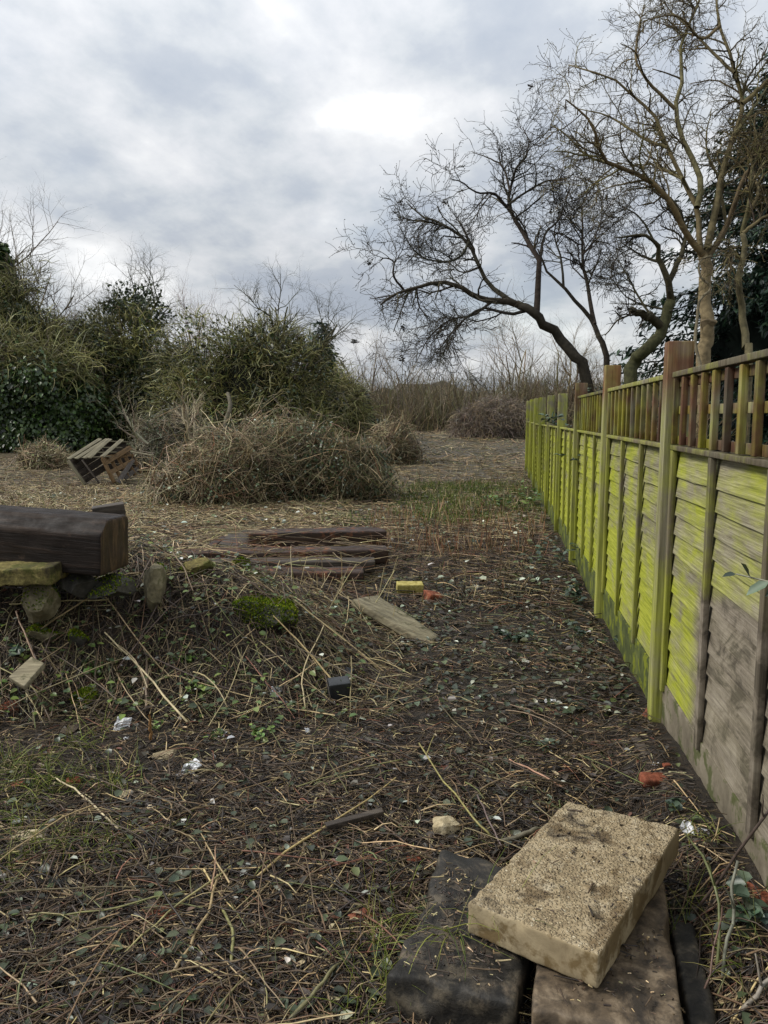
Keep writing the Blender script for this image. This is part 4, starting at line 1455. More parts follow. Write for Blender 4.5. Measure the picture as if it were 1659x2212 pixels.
# bare trees showing above the hedge
pb = P(60, 900, 36)
pb[2] = 0.4
bare_tree('bare_tree', 'bare tree with thick pale forks above the ivy hedge at far left', P(70, 930, 33), 7.2, 0.85, PAL_GREYTWIG, 3, 0.14, (9, 60, 300, 700), (0.1, 0, 0), 0.09)
bare_tree('bare_tree', 'thin feathery grey tree in the gap between two hedge mounds', P(195, 935, 40), 8.3, 0.8, PAL_GREYTWIG, 5, 0.10, (12, 110, 600, 1200), (0, 0, 0), 0.10, trunk_n=4)
bare_tree('bare_tree', 'reddish upright sapling clump rising behind the mossy bush', P(440, 930, 38), 7.0, 0.75, [(2, (0.17, 0.095, 0.075)), (1, (0.13, 0.10, 0.075))], 8, 0.06, (20, 160, 600, 1200), (0, 0, 0), 0.06, trunk_n=9, up_=0.2)
bare_tree('bare_tree', 'slender bare tree reaching in at the top left edge', P(-70, 940, 30), 9.0, 0.7, PAL_GREYTWIG, 13, 0.13, (9, 50, 240, 500), (0.06, 0, 0), 0.10)

# ivy-clad tree and hedge at the far left
root, c, a, b, h = bush('ivy_tree', 'tall ivy-clad tree with pointed top at the left edge', 'tree', 20, 545, 950, 95, 27.5, 1, 0.9, [
    ('trunk', M_BARK, lambda g, c, a, b, h: g.tubes(grow(np.array([c]), np.array([[0, 0.02, 1.0]]), np.array([h * 0.98]), 10, 0.04), taper([0.25], 10, 0.15), np.array([[0.07, 0.06, 0.04]]), 8)),
])
g = Geo()
cc = np.array(c)
for (z0, z1, w0, w1, n_, pal) in [(0.0, 0.62, 1.0, 0.95, 0, PAL_IVY), (0.42, 1.03, 0.85, 0.10, 7000, PAL_IVY)]:
    if n_:
        t = rng.uniform(0, 1, n_)
        ang_ = rng.uniform(0, 2 * math.pi, n_)
        rad = a * (w0 + (w1 - w0) * t) * rng.uniform(0.75, 1.1, n_) * (0.75 + 0.5 * fbm(ang_ * 1.2, t * 7, 3))
        p = np.stack([cc[0] + rad * np.cos(ang_), cc[1] + rad * np.sin(ang_), cc[2] + h * (z0 + (z1 - z0) * t)], -1)
        o_ = np.stack([np.cos(ang_), np.sin(ang_), 0 * t], -1)
        g.leaves(p, norm(o_ * 0.4 + rng.normal(size=(n_, 3)) * 0.5 + np.array([0, 0, -0.7])), norm(o_ + rng.normal(size=(n_, 3)) * 0.4), rng.uniform(0.12, 0.24, n_), rng.uniform(0.10, 0.18, n_), pick(pal, n_, 0.3), 0.2)
obj('ivy', rebase(g, c), M_LEAF, root)
g = Geo()
c2 = c + np.array([0, 0, 2.6])
twig_shell(g, c2, a * 1.35, a * 1.2, h * 0.36, 2000, (0.3, 0.9), 4, (0.010, 0.020), PAL_OLIVE, 0.5, 0.45, 1.0, 0.15, 0.5, 4, zlo=-0.3)
obj('crown', rebase(g, c), M_TWIG, root)
g = core_geo(c + np.array([0, 0.6, 0.3]), a * 1.3, a, h * 0.62, 4, (0.02, 0.022, 0.010), 0.85)
obj('shade_core', rebase(g, c), M_BARK, root)

bush('ivy_hedge', 'glossy dark green ivy hedge at left, nearest the mown ground', 'hedge', 60, 722, 962, 170, 25, 2, 0.5, [
    ('shade_core', M_BARK, f_core((0.012, 0.016, 0.008), 0.88, 2)),
    ('ivy', M_LEAF, f_leaves(9000, (0.09, 0.17), PAL_IVY, lo=0.9, hi=1.02, seed=2, lump=0.35, frontal=0.9, droop=0.9)),
    ('ivy_clumps', M_LEAF, f_clump_leaves(14000, (0.09, 0.17), PAL_IVY, 60, 2, 0.9)),
    ('twigs', M_TWIG, f_twigs(1500, (0.5, 1.3), 6, (0.010, 0.018), PAL_OLIVE, lo=0.95, hi=1.1, seed=2, droop=0.15, zlo=0.62)),
])
bush('ivy_hedge', 'deep shaded ivy hedge between the glossy ivy and the brush heap', 'hedge', 290, 765, 955, 170, 28, 3, 0.5, [
    ('shade_core', M_BARK, f_core((0.010, 0.013, 0.007), 0.88, 3)),
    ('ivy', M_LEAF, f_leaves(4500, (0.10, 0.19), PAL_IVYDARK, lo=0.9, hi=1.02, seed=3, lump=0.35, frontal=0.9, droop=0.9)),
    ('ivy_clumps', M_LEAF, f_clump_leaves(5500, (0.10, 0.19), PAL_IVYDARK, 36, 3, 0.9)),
    ('twigs', M_TWIG, f_twigs(900, (0.6, 1.6), 6, (0.010, 0.02), PAL_OLIVE, lo=0.95, hi=1.1, seed=3, droop=0.25)),
])
bush('hawthorn_tree', 'hawthorn overgrown with ivy, its round twiggy head highest in the hedge', 'tree', 285, 645, 955, 140, 28.5, 4, 0.8, [
    ('trunk', M_BARK, lambda g, c, a, b, h: g.tubes(grow(np.array([c]), np.array([[0.05, 0, 1.0]]), np.array([h * 0.98]), 9, 0.08), taper([0.2], 9, 0.2), np.array([[0.06, 0.055, 0.035]]), 8)),
    ('shade_core', M_BARK, f_core((0.015, 0.018, 0.008), 0.80, 4)),
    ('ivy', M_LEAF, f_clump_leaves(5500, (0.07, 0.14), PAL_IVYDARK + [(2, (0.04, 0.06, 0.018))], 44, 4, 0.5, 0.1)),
    ('crown', M_TWIG, f_clump_twigs(7500, (0.2, 0.8), 4, (0.009, 0.017), PAL_OLIVE, 44, 4, 0.5, 0.1, 0.6, 0.1)),
])
bare_tree('bare_tree', 'dark twiggy hawthorn top standing up from the hedge dome', P(285, 760, 28.3), 3.6, 0.95, [(2, (0.045, 0.05, 0.025)), (1, (0.07, 0.075, 0.03))], 21, 0.07, (8, 60, 300, 800), (0.02, 0, 0), 0.22, up_=0.04, trunk_n=2)
g = Geo()
tp_ = P(290, 680, 28.3)
leaf_shell(g, tp_, 1.25, 0.9, 1.2, 1500, (0.08, 0.17), PAL_IVYDARK, 0.1, 1.0, 5, 0.5, 0.4, 0.3, -0.6)
obj('ivy_clump', rebase(g, tp_), M_LEAF, None, 'dark ivy clump in the hawthorn top', 'ivy').location = tp_
bush('mossy_bush', 'broad olive mossy thicket tree with drooping twigs, centre left', 'bush', 545, 612, 935, 185, 24, 5, 0.75, [
    ('trunk', M_BARK, lambda g, c, a, b, h: g.tubes(np.array([smooth_path([P(493, 955, 20.5), P(487, 915, 20.6), P(498, 878, 20.9), P(492, 850, 21.5)], 8)]), taper([0.075], 8, 0.7), np.array([[0.10, 0.088, 0.062]]), 8)),
    ('shade_core', M_BARK, f_core((0.013, 0.014, 0.007), 0.74, 5)),
    ('crown', M_TWIG, f_clump_twigs(10500, (0.2, 0.85), 4, (0.009, 0.016), PAL_OLIVE, 64, 6, 0.5, 0.15, 0.6, 0.08)),
    ('ivy', M_LEAF, f_clump_leaves(7000, (0.07, 0.13), [(2, (0.030, 0.05, 0.014)), (1, (0.055, 0.08, 0.02)), (1, (0.015, 0.028, 0.01))], 64, 6, 0.4, 0.08, 1.0)),
])
bare_tree('bare_tree', 'gnarled bare boughs poking out of the mossy thicket top', P(600, 790, 23.5), 2.7, 1.0, [(1, (0.06, 0.06, 0.03)), (1, (0.09, 0.085, 0.05))], 31, 0.06, (9, 60, 260, 700), (0.15, 0, 0), 0.2, up_=0.02, trunk_n=3)
bare_tree('bare_tree', 'arched bare boughs leaning right at the thicket edge', P(650, 800, 23.0), 2.6, 1.0, [(1, (0.06, 0.06, 0.03)), (1, (0.09, 0.085, 0.05))], 32, 0.05, (8, 50, 220, 600), (0.45, 0, 0), 0.2, up_=-0.03, trunk_n=2)


def conifer(name, label, base, height, radius, n, pal, seed, ln=(0.25, 0.5), wd=0.22, trunk=0.15):
    base = np.asarray(base, float)
    root = empty(name, base, label, 'tree')
    g = Geo().tubes(grow(np.array([base]), np.array([[0, 0, 1.0]]), np.array([height]), 8, 0.02), taper([trunk], 8, 0.15), np.array([[0.04, 0.03, 0.02]]), 8)
    obj('trunk', rebase(g, base), M_BARK, root)
    nb = 330
    t = np.sort(rng.uniform(0.03, 0.97, nb))
    az = math.atan2(-base[1], -base[0]) + rng.normal(size=nb) * 1.35
    ln_ = radius * (1 - t) ** 0.75 * rng.uniform(0.7, 1.1, nb)
    st_ = base + np.stack([0 * t, 0 * t, t * height], -1)
    d = np.stack([np.cos(az), np.sin(az), 0.28 + 0 * az], -1)
    pa = grow(st_, d, ln_, 7, 0.06, (0, 0, -1), 0.10)
    gb_ = Geo().tubes(pa, taper(np.full(nb, 0.03), 7, 0.3), pick([(1, (0.04, 0.035, 0.02))], nb), 4)
    obj('boughs', rebase(gb_, base), M_BARK, root)
    obj('shade_core', rebase(core_geo(base, radius * 0.8, radius * 0.8, height * 0.9, seed, (0.005, 0.010, 0.007), 0.62), base), M_BARK, root)
    idx = rng.choice(nb, n, p=ln_ / ln_.sum())
    tt = rng.uniform(0.25, 1.0, n) * 6
    i_ = np.minimum(tt.astype(int), 5)
    f = (tt - i_)[:, None]
    p = pa[idx, i_] * (1 - f) + pa[idx, i_ + 1] * f + rng.normal(size=(n, 3)) * np.array([0.10, 0.10, 0.06])
    tn = norm(pa[idx, i_ + 1] - pa[idx, i_])
    dd = norm(tn * 0.7 + rng.normal(size=(n, 3)) * 0.45 + np.array([0, 0, -0.35]))
    l_ = rng.uniform(ln[0], ln[1], n)
    gl = Geo().needles(p, dd, rng.normal(size=(n, 3)) * 0.5 + np.array([0, 0, 1]), l_, l_ * wd, pick(pal, n, 0.3))
    obj('crown', rebase(gl, base), M_LEAF, root)
    return root


PAL_CON = [(3, (0.012, 0.030, 0.019)), (2, (0.022, 0.050, 0.028)), (1, (0.045, 0.08, 0.04)), (1, (0.006, 0.013, 0.010))]
pc = P(697, 960, 44)
pc[2] = gh1(pc[0], pc[1])
conifer('conifer_tree', 'small dark conifer tip at the right end of the hedge', pc, 6.2, 2.0, 2600, PAL_CON, 3, (0.3, 0.6), 0.3)
bush('yew_bush', 'rounded black-green yew bush left of the brown thicket', 'bush', 772, 845, 925, 42, 34, 9, 0.8, [
    ('shade_core', M_BARK, f_core((0.006, 0.010, 0.005), 0.9, 9)),
    ('crown', M_LEAF, f_leaves(3000, (0.10, 0.2), PAL_CON, lo=0.85, hi=1.1, seed=9, lump=0.4, frontal=0.8))])
bush('bramble_bush', 'olive tangle of arching stems right of the mossy thicket', 'bush', 735, 800, 940, 60, 29, 10, 0.8, [
    ('shade_core', M_BARK, f_core((0.025, 0.024, 0.013), 0.8, 10)),
    ('crown', M_TWIG, f_twigs(1800, (0.4, 1.1), 4, (0.010, 0.018), PAL_OLIVE, lo=0.8, hi=1.1, seed=10, droop=0.2))])

# brown thicket that closes the view
g = Geo()
n_ = 6500
v_ = rng.uniform(38, 54, n_)
u_ = rng.uniform(-0.10, 0.42, n_) * v_ - 1
x, y = uv2xy(u_, v_)
lump = fbm(u_ * 0.35, v_ * 0.2, 40, 3)
hh = (1.5 + 2.6 * lump) * rng.uniform(0.45, 1.05, n_) * np.where(rng.uniform(size=n_) < 0.06, 1.35, 1.0)
st_ = np.stack([x, y, gh(x, y)], -1)
st_[:, 2] += rng.uniform(0, 0.9, n_) * (rng.uniform(size=n_) < 0.5)
d = np.stack([rng.normal(size=n_) * 0.35, rng.normal(size=n_) * 0.35, np.ones(n_)], -1)
pa = grow(st_, d, hh, 4, 0.26)
ra = taper(rng.uniform(0.012, 0.032, n_), 4, 0.3)
g.tubes(pa, ra, pick([(3, (0.135, 0.10, 0.055)), (2, (0.10, 0.085, 0.04)), (2, (0.17, 0.14, 0.07)), (1, (0.09, 0.07, 0.05)), (1.2, (0.13, 0.13, 0.045))], n_, 0.25), 3)
s2, d2, r2, _ = spawn(pa, ra, 11000, 0.25, 1.0, 0.7, 0.25)
pb_ = grow(s2, d2, rng.uniform(0.4, 1.2, 11000), 3, 0.2)
g.tubes(pb_, taper(np.minimum(r2 * 0.7, 0.015), 3, 0.4), pick(PAL_BROWN + [(2, (0.12, 0.11, 0.05))], 11000, 0.25), 3)
# low dark solid domes added behind to close the gaps
for k_ in range(16):
    uu = -6 + k_ * 2.0
    x, y = uv2xy(np.array([uu]), np.array([52.0]))
    cc_ = np.array([x[0], y[0], gh1(x[0], y[0])])
    kk = core_geo(cc_, 2.6, 1.6, 2.2 + 1.2 * random.random(), k_, (0.055, 0.043, 0.026), 1.0)
    g.add(np.concatenate(kk.v), np.concatenate(kk.q), None, np.concatenate(kk.c))
obj('thicket', g, M_TWIG, None, 'brown leafless thicket closing the end of the cleared strip', kind='stuff')['category'] = 'thicket'
for (px, py, dep, ht, sd_, lab) in [(795, 905, 46, 5.6, 41, 'slim bare sapling rising left of the gap above the brown thicket'),
                                    (870, 905, 48, 5.2, 42, 'slim bare sapling rising above the middle of the brown thicket'),
                                    (1120, 905, 44, 6.6, 43, 'spreading bare tree behind the leaning tree trunk'),
                                    (1215, 905, 40, 6.0, 44, 'bushy bare tree behind the far end of the fence')]:
    q = P(px, py, dep)
    q[2] = gh1(q[0], q[1])
    bare_tree('bare_tree', lab, q, ht, 0.85, PAL_BROWN, sd_, 0.07, (9, 60, 300, 600), (0, 0, 0), 0.12, up_=0.1, trunk_n=3)

bush('bramble_bush', 'rounded grey-brown bramble mound right beside the far fence end', 'bush', 1075, 868, 940, 92, 31, 11, 0.6, [
    ('shade_core', M_BARK, f_core((0.035, 0.028, 0.020), 0.9, 11)),
    ('crown', M_TWIG, f_twigs(4200, (0.3, 0.7), 4, (0.008, 0.014), [(3, (0.17, 0.135, 0.105)), (2, (0.23, 0.185, 0.145)), (1, (0.11, 0.085, 0.065)), (1, (0.24, 0.18, 0.10))], lo=0.9, hi=1.04, seed=11, droop=0.3, lump=0.12, frontal=0.8)),
    ('stems', M_TWIG, lambda g, c, a, b, h: twig_shell(g, c, a, b, h, 1200, (0.5, 1.0), 4, (0.008, 0.013), PAL_BROWN, 0.1, 0.97, 1.04, 0.8, 0.2, 11, 0.1))])

# ------------------------------------------------------------------ brush heaps
def heap(label, px, ptop, pbase, hw, depth, seed, n, ln, r0, pal, nleaf=0, deep=0.7, corecol=(0.03, 0.022, 0.013), lump=0.5, leafpal=PAL_PALELEAF, outw=0.2, wig=0.24, S=3, name='brush_heap', up=0):
    def stalks(g, c, a, b, h):
        twig_shell(g, c, a, b, h, n // 3, (ln[0], ln[1] * 0.6), 5, r0, pal, wig, 0.74, 0.96, 0.03, 0.0, seed, lump, S, 0.7, 0, 1.0)
        f_clump_twigs(n, (ln[0] * 0.3, ln[1] * 0.34), 3, (r0[0] * 0.9, r0[1] * 0.95), pal, 34, seed, 0.3, 0.02, 0.0, 0.0, 0.0)(g, c, a, b, h)
        twig_shell(g, c, a, b, h, n // 60, (ln[1] * 0.4, ln[1] * 0.8), 5, (r0[1] * 0.8, r0[1] * 1.1), PAL_STRAW, 0.06, 0.88, 1.0, 0.05, 0.0, seed, lump, 4, 0.9, 0, 1.0)
    parts = [('shade_core', M_BARK, f_core(corecol, 0.72, seed)), ('stalks', M_TWIG, stalks)]
    if nleaf:
        parts.append(('leaves', M_LEAF, f_clump_leaves(int(nleaf * 1.25), (0.03, 0.065), leafpal, 22, seed, 0.2, 0.0, 1.15)))
    depth = depth + 0.85 * hw * depth / FPX * deep
    r, c, a, b, h = bush(name, label, 'brush heap', px, ptop + 0.16 * (pbase - ptop), pbase, hw * 0.9, depth, seed, deep, parts)
    for ch in r.children:
        ch['kind'] = 'stuff'
    return r, c, a, b, h


PAL_HEAP = [(3, (0.24, 0.18, 0.10)), (2.4, (0.36, 0.285, 0.16)), (2.4, (0.10, 0.072, 0.042)), (1.3, (0.50, 0.41, 0.24)), (1.0, (0.19, 0.10, 0.05)), (2.2, (0.13, 0.135, 0.055))]
heap('left half of the great heap of cut bramble stalks', 470, 925, 1092, 140, 11.6, 12, 3400, (0.3, 1.2), (0.004, 0.008), PAL_HEAP, 900, 0.75, lump=0.9)
heap('tall middle part of the great stalk heap with pale leaves', 640, 868, 1085, 160, 12.2, 18, 4200, (0.3, 1.2), (0.0035, 0.0075), PAL_HEAP + [(2, (0.10, 0.11, 0.05))], 1600, 0.75, lump=0.9)
heap('leafy right-hand end of the great stalk heap beside the path', 765, 925, 1068, 95, 12.6, 13, 2400, (0.3, 0.9), (0.004, 0.008), PAL_HEAP + [(5, (0.09, 0.105, 0.05))], 2200, 0.9, leafpal=[(0.6, (0.38, 0.41, 0.34)), (5, (0.045, 0.072, 0.04)), (4, (0.08, 0.115, 0.05))], lump=0.8)
for (px_, py_, dp_, ht_, lean_, sd_, lab_) in [(430, 1010, 11.9, 0.5, (-0.9, -0.3, 0), 81, 'crooked brown branch sticking out left of the great heap'),
                                               (600, 950, 12.3, 0.6, (0.6, -0.4, 0), 82, 'forked branch lying over the top of the great heap'),
                                               (520, 985, 11.6, 0.55, (0.9, -0.6, 0), 83, 'long branch slanting down the face of the great heap'),
                                               (700, 960, 12.4, 0.5, (1.0, -0.2, 0), 84, 'branch poking out right above the leafy heap end'),
                                               (850, 925, 20.0, 0.8, (0.5, -0.4, 0), 85, 'bare branch lying on the farther brown heap')]:
    bare_tree('dead_branch', lab_, P(px_, py_, dp_), ht_, 1.3, [(2, (0.24, 0.18, 0.10)), (1, (0.14, 0.10, 0.06)), (1, (0.38, 0.30, 0.18))], sd_, 0.014, (7, 26, 50, 40), lean_, 0.12, 'branch', 0.0, 3)
heap('farther brown stalk heap along the left of the path', 850, 880, 992, 68, 20, 14, 2200, (0.4, 1.1), (0.006, 0.011), PAL_HEAP, 500, 1.0)
heap('low straw-brown heap just left of the great stalk heap', 385, 1000, 1085, 46, 12.4, 15, 1100, (0.2, 0.7), (0.004, 0.007), PAL_HEAP + [(3, (0.38, 0.28, 0.13))], 40, 0.8)
heap('greyish heap of thicker branches behind the broken crate', 375, 845, 985, 98, 17.5, 16, 2600, (0.4, 1.3), (0.007, 0.016), [(3, (0.14, 0.125, 0.085)), (2, (0.22, 0.19, 0.12)), (2, (0.10, 0.11, 0.05)), (1, (0.32, 0.27, 0.18))], 500, 0.8, leafpal=[(2, (0.07, 0.10, 0.05)), (1, (0.3, 0.34, 0.22))], outw=0.4)
heap('small bramble heap with yellow-green leaves at far left', 95, 955, 1012, 70, 18.5, 17, 1500, (0.4, 1.0), (0.006, 0.011), PAL_HEAP, 260, 0.8, leafpal=[(2, (0.30, 0.33, 0.14)), (2, (0.09, 0.11, 0.04))])
# pale forked branch ends fanning out of the grey heap
bare_tree('dead_branch', 'pale forked dead branch fanning up out of the grey branch heap', P(415, 955, 16.8), 1.35, 1.0, [(2, (0.36, 0.30, 0.20)), (1, (0.24, 0.20, 0.13))], 51, 0.035, (14, 60, 160, 200), (0.0, 0, 0), 0.14, 'branch', 0.05, 6)
bare_tree('dead_branch', 'long grey branch arching left out of the grey heap', P(320, 945, 17.2), 1.1, 1.3, [(2, (0.26, 0.23, 0.16)), (1, (0.18, 0.16, 0.11))], 52, 0.03, (8, 30, 90, 120), (-1.6, 0, 0), 0.14, 'branch', 0.03, 3)

# ------------------------------------------------------------------ trees behind the fence
def zoomp(x, y):
    return 730 + 0.56 * x, 0.56 * y


def traced_tree(name, label, base_px, depth, limbs, pal, seed, n=(150, 1000, 4200), ln=(1.3, 0.6, 0.28), wig=(0.22, 0.3, 0.35), droop=0.05, rmin=0.005, blobs=0, t0=0.25, buds=True, trunk_col=None, limb_col=None):
    global rng
    keep = rng
    rng = np.random.default_rng(seed)
    bp = P(*zoomp(*base_px), depth)
    base = np.array([bp[0], bp[1], gh1(bp[0], bp[1])])
    root = empty(name, base, label, 'tree')
    K = 14
    paths, rad = [], []
    for li, (pts, r0, r1, dz) in enumerate(limbs):
        w3 = [P(*zoomp(x, y), depth + dz * (i / max(len(pts) - 1, 1)) + rng.normal() * 0.05) for i, (x, y) in enumerate(pts)]
        if li == 0:
            w3 = [base - np.array([0, 0, 0.2])] + w3
        sp_ = smooth_path(w3, K)
        sp_[1:-1] += rng.normal(size=(K - 2, 3)) * r0 * 0.18
        paths.append(sp_)
        rad.append(np.linspace(r0, r1, K))
    paths, rad = np.array(paths), np.array(rad)
    g = Geo()
    g.tubes(paths[:1], rad[:1], np.array([trunk_col or pal[0][1]]), 9)
    obj('trunk', rebase(g, base), M_BARK, root)
    gl = Geo().tubes(paths[1:], rad[1:], pick([(1, limb_col or pal[0][1])], len(limbs) - 1, 0.08), 7)
    obj('limbs', rebase(gl, base), M_BARK, root)
    gc_ = Geo()
    par, prd = paths[1:] if len(limbs) > 2 else paths, rad[1:] if len(limbs) > 2 else rad
    tips = None
    for lv in range(3):
        cnt = n[lv]
        st_, d, r, _ = spawn(par, prd, cnt, t0 if lv == 0 else 0.15, 1.0, 0.85, 0.3)
        K2 = (7, 5, 4)[lv]
        pa = grow(st_, d, ln[lv] * rng.uniform(0.45, 1.35, cnt), K2, wig[lv], (0, 0, -1), droop)
        r_ = np.clip(r * 0.6, rmin * 0.8, rmin * (3.4, 1.8, 1.0)[lv])
        ra = taper(r_, K2, 0.5)
        gc_.tubes(pa, ra, pick(pal, cnt, 0.2), (5, 3, 3)[lv])
        par, prd = pa, ra
        tips = pa[:, -1]
    if buds:
        m = len(tips)
        d = norm(rng.normal(size=(m, 3)))
        gc_.leaves(tips, d, rng.normal(size=(m, 3)), rmin * 4.5, rmin * 2.4, pick(pal, m, 0.2), 0.4)
    obj('crown', rebase(gc_, base), M_BARK, root)
    if blobs:
        ii = rng.choice(len(tips), blobs, replace=False)
        gb_ = Geo()
        for i_ in ii:
            q = tips[i_] + rng.normal(size=(14, 3)) * 0.03
            gb_.leaves(q, rng.normal(size=(14, 3)) + np.array([0, 0, -0.6]), rng.normal(size=(14, 3)), 0.045, 0.03, pick([(1, (0.02, 0.016, 0.013))], 14), 0.5)
        obj('withered_leaves', rebase(gb_, base), M_LEAF, root, kind='stuff')
    rng = keep
    return root


PAL_DARKBARK = [(3, (0.040, 0.034, 0.024)), (2, (0.055, 0.05, 0.028)), (2, (0.028, 0.023, 0.018)), (1, (0.075, 0.065, 0.045))]
lean_limbs = [
    ([(950, 1470), (905, 1370), (850, 1290), (780, 1230), (730, 1190), (690, 1172)], 0.125, 0.085, 0.0),
    ([(700, 1178), (640, 1163), (585, 1160), (530, 1150), (485, 1112), (400, 1090), (330, 1105), (265, 1118), (205, 1140), (165, 1175)], 0.075, 0.014, -1.2),
    ([(255, 1120), (215, 1065), (215, 1010), (180, 995), (160, 1005)], 0.026, 0.008, -0.2),
    ([(690, 1172), (640, 1140), (590, 1105), (545, 1030), (505, 935), (420, 870), (340, 840), (290, 805), (262, 775)], 0.06, 0.009, 0.8),
    ([(765, 1215), (772, 1120), (778, 1010), (735, 930), (690, 860), (655, 790), (665, 730), (690, 650), (745, 570), (712, 490)], 0.07, 0.010, 0.4),
    ([(655, 800), (600, 745), (540, 745), (470, 700), (430, 690)], 0.03, 0.008, -0.8),
    ([(665, 740), (640, 650), (580, 610), (515, 585)], 0.026, 0.007, 0.6),
    ([(778, 1010), (800, 900), (850, 850), (880, 770), (900, 720)], 0.032, 0.008, 1.2),
    ([(740, 1195), (660, 1210), (560, 1190), (480, 1240), (420, 1310), (380, 1360)], 0.038, 0.008, -1.5),
    ([(600, 1160), (520, 1215), (440, 1230), (360, 1290), (300, 1400)], 0.03, 0.007, -1.0),
    ([(505, 935), (470, 990), (420, 1010), (350, 1000), (290, 960), (235, 870)], 0.03, 0.008, -0.8),
    ([(545, 1030), (480, 1050), (420, 1010)], 0.024, 0.008, 1.0),
    ([(655, 790), (720, 745), (800, 700), (880, 690), (920, 660)], 0.028, 0.007, 0.6),
]
lean_limbs = [(p_, r_ * 0.86, q_ * 0.8, z_) for (p_, r_, q_, z_) in lean_limbs]
traced_tree('leaning_tree', 'dark bare tree leaning left over the fence, crown arching to the path', (965, 1500), 13.5, lean_limbs, PAL_DARKBARK, 61,
            (150, 850, 3300), (0.64, 0.40, 0.24), (0.20, 0.28, 0.34), 0.02, 0.0055, 16)
stem_limbs = [
    ([(1040, 1400), (1010, 1310), (985, 1240), (930, 1180), (870, 1105), (800, 1040), (770, 960)], 0.065, 0.014, 0.0),
    ([(990, 1250), (970, 1150), (955, 1060), (940, 980), (945, 880), (940, 800), (965, 745)], 0.045, 0.008, 0.6),
    ([(942, 985), (985, 930), (1015, 850), (1050, 780)], 0.02, 0.006, 0.4),
    ([(870, 1105), (860, 1000), (835, 900), (860, 820)], 0.026, 0.007, 0.4),
    ([(940, 900), (900, 850), (880, 780)], 0.016, 0.006, 0.0),
]
traced_tree('bare_tree', 'slender forked bare tree just right of the leaning trunk', (1050, 1440), 14.5, stem_limbs, PAL_DARKBARK, 62,
            (60, 330, 1100), (0.9, 0.45, 0.25), (0.15, 0.22, 0.3), -0.03, 0.005, 0)
third = [
    ([(1120, 1480), (1145, 1400), (1175, 1360), (1230, 1300), (1270, 1230), (1285, 1160)], 0.12, 0.085, 0.0),
    ([(1285, 1165), (1275, 1090), (1240, 1010), (1235, 960), (1200, 915), (1130, 910), (1070, 915)], 0.065, 0.010, -0.4),
    ([(1245, 1270), (1210, 1225), (1180, 1215), (1132, 1194)], 0.075, 0.055, -0.3),
    ([(1275, 1090), (1320, 1000), (1340, 900), (1310, 800), (1240, 740), (1150, 700)], 0.05, 0.010, 0.5),
    ([(1240, 1010), (1180, 990), (1130, 960), (1090, 930)], 0.026, 0.008, 0.5),
    ([(1210, 1225), (1150, 1130), (1110, 1050), (1080, 1000)], 0.022, 0.007, 0.2),
    ([(1290, 1200), (1200, 1180), (1120, 1150), (1050, 1070)], 0.022, 0.007, 0.8),
    ([(1235, 960), (1180, 860), (1120, 810), (1080, 820)], 0.02, 0.007, 0.2),
]
traced_tree('bare_tree', 'mossy forked trunk with sawn stub behind the second tall post', (1110, 1500), 12.8, third, PAL_DARKBARK, 63,
            (70, 380, 1300), (0.55, 0.34, 0.2), (0.2, 0.28, 0.34), 0.02, 0.0055, 3, trunk_col=(0.052, 0.052, 0.022), limb_col=(0.045, 0.042, 0.022))
PAL_TAN = [(3, (0.13, 0.105, 0.05)), (2, (0.09, 0.072, 0.04)), (2, (0.06, 0.047, 0.03)), (1, (0.16, 0.14, 0.055))]
right = [
    ([(1412, 1420), (1418, 1320), (1428, 1240), (1418, 1140), (1412, 1050), (1408, 975)], 0.125, 0.085, 0.0),
    ([(1408, 985), (1350, 910), (1310, 840), (1275, 770), (1205, 695), (1110, 655), (1045, 632), (1000, 560), (985, 490), (940, 430), (880, 385)], 0.058, 0.010, -0.8),
    ([(1400, 975), (1390, 880), (1385, 800), (1330, 690), (1270, 570), (1215, 440), (1150, 380), (1065, 300), (960, 270), (890, 250)], 0.052, 0.008, 0.3),
    ([(1385, 800), (1400, 690), (1340, 560), (1300, 420), (1330, 290), (1325, 160), (1390, 20), (1420, -80)], 0.055, 0.014, 0.7),
    ([(1425, 960), (1465, 780), (1485, 660), (1530, 520), (1560, 400), (1530, 280), (1475, 100), (1460, -60)], 0.064, 0.016, 0.3),
    ([(1430, 985), (1500, 870), (1540, 760), (1600, 640), (1700, 520), (1760, 380)], 0.055, 0.012, -0.5),
    ([(1205, 695), (1150, 700), (1060, 720), (1000, 740)], 0.022, 0.007, -0.5),
    ([(1045, 632), (960, 600), (880, 520), (820, 480)], 0.024, 0.007, 0.3),
    ([(1270, 570), (1190, 540), (1100, 480), (1020, 440), (930, 420)], 0.03, 0.007, 0.6),
    ([(1300, 420), (1210, 330), (1150, 230), (1160, 120), (1180, 20)], 0.032, 0.006, 0.2),
    ([(1560, 400), (1640, 330), (1700, 250), (1760, 100)], 0.045, 0.012, -0.4),
    ([(1475, 100), (1400, 150), (1310, 60), (1180, 80)], 0.03, 0.006, -0.6),
    ([(1530, 280), (1440, 200), (1360, 110), (1290, 50), (1250, 5)], 0.03, 0.006, 0.6),
    ([(1330, 690), (1240, 640), (1180, 560)], 0.03, 0.008, 1.0),
    ([(1500, 870), (1470, 700), (1420, 560), (1440, 420)], 0.03, 0.008, 1.0),
    ([(1530, 520), (1600, 420), (1660, 330)], 0.035, 0.01, 0.4),
]
right = [(p_, r_ * 0.74, q_ * 0.8, z_) for (p_, r_, q_, z_) in right]
rt = traced_tree('bare_tree', 'tall bare tree with pale forked trunk behind the trellis, top right', (1412, 1440), 9.6, right, PAL_TAN, 64,
                 (170, 950, 3400), (0.62, 0.34, 0.19), (0.20, 0.28, 0.34), 0.03, 0.0038, 0, trunk_col=(0.20, 0.155, 0.085), limb_col=(0.135, 0.11, 0.055))
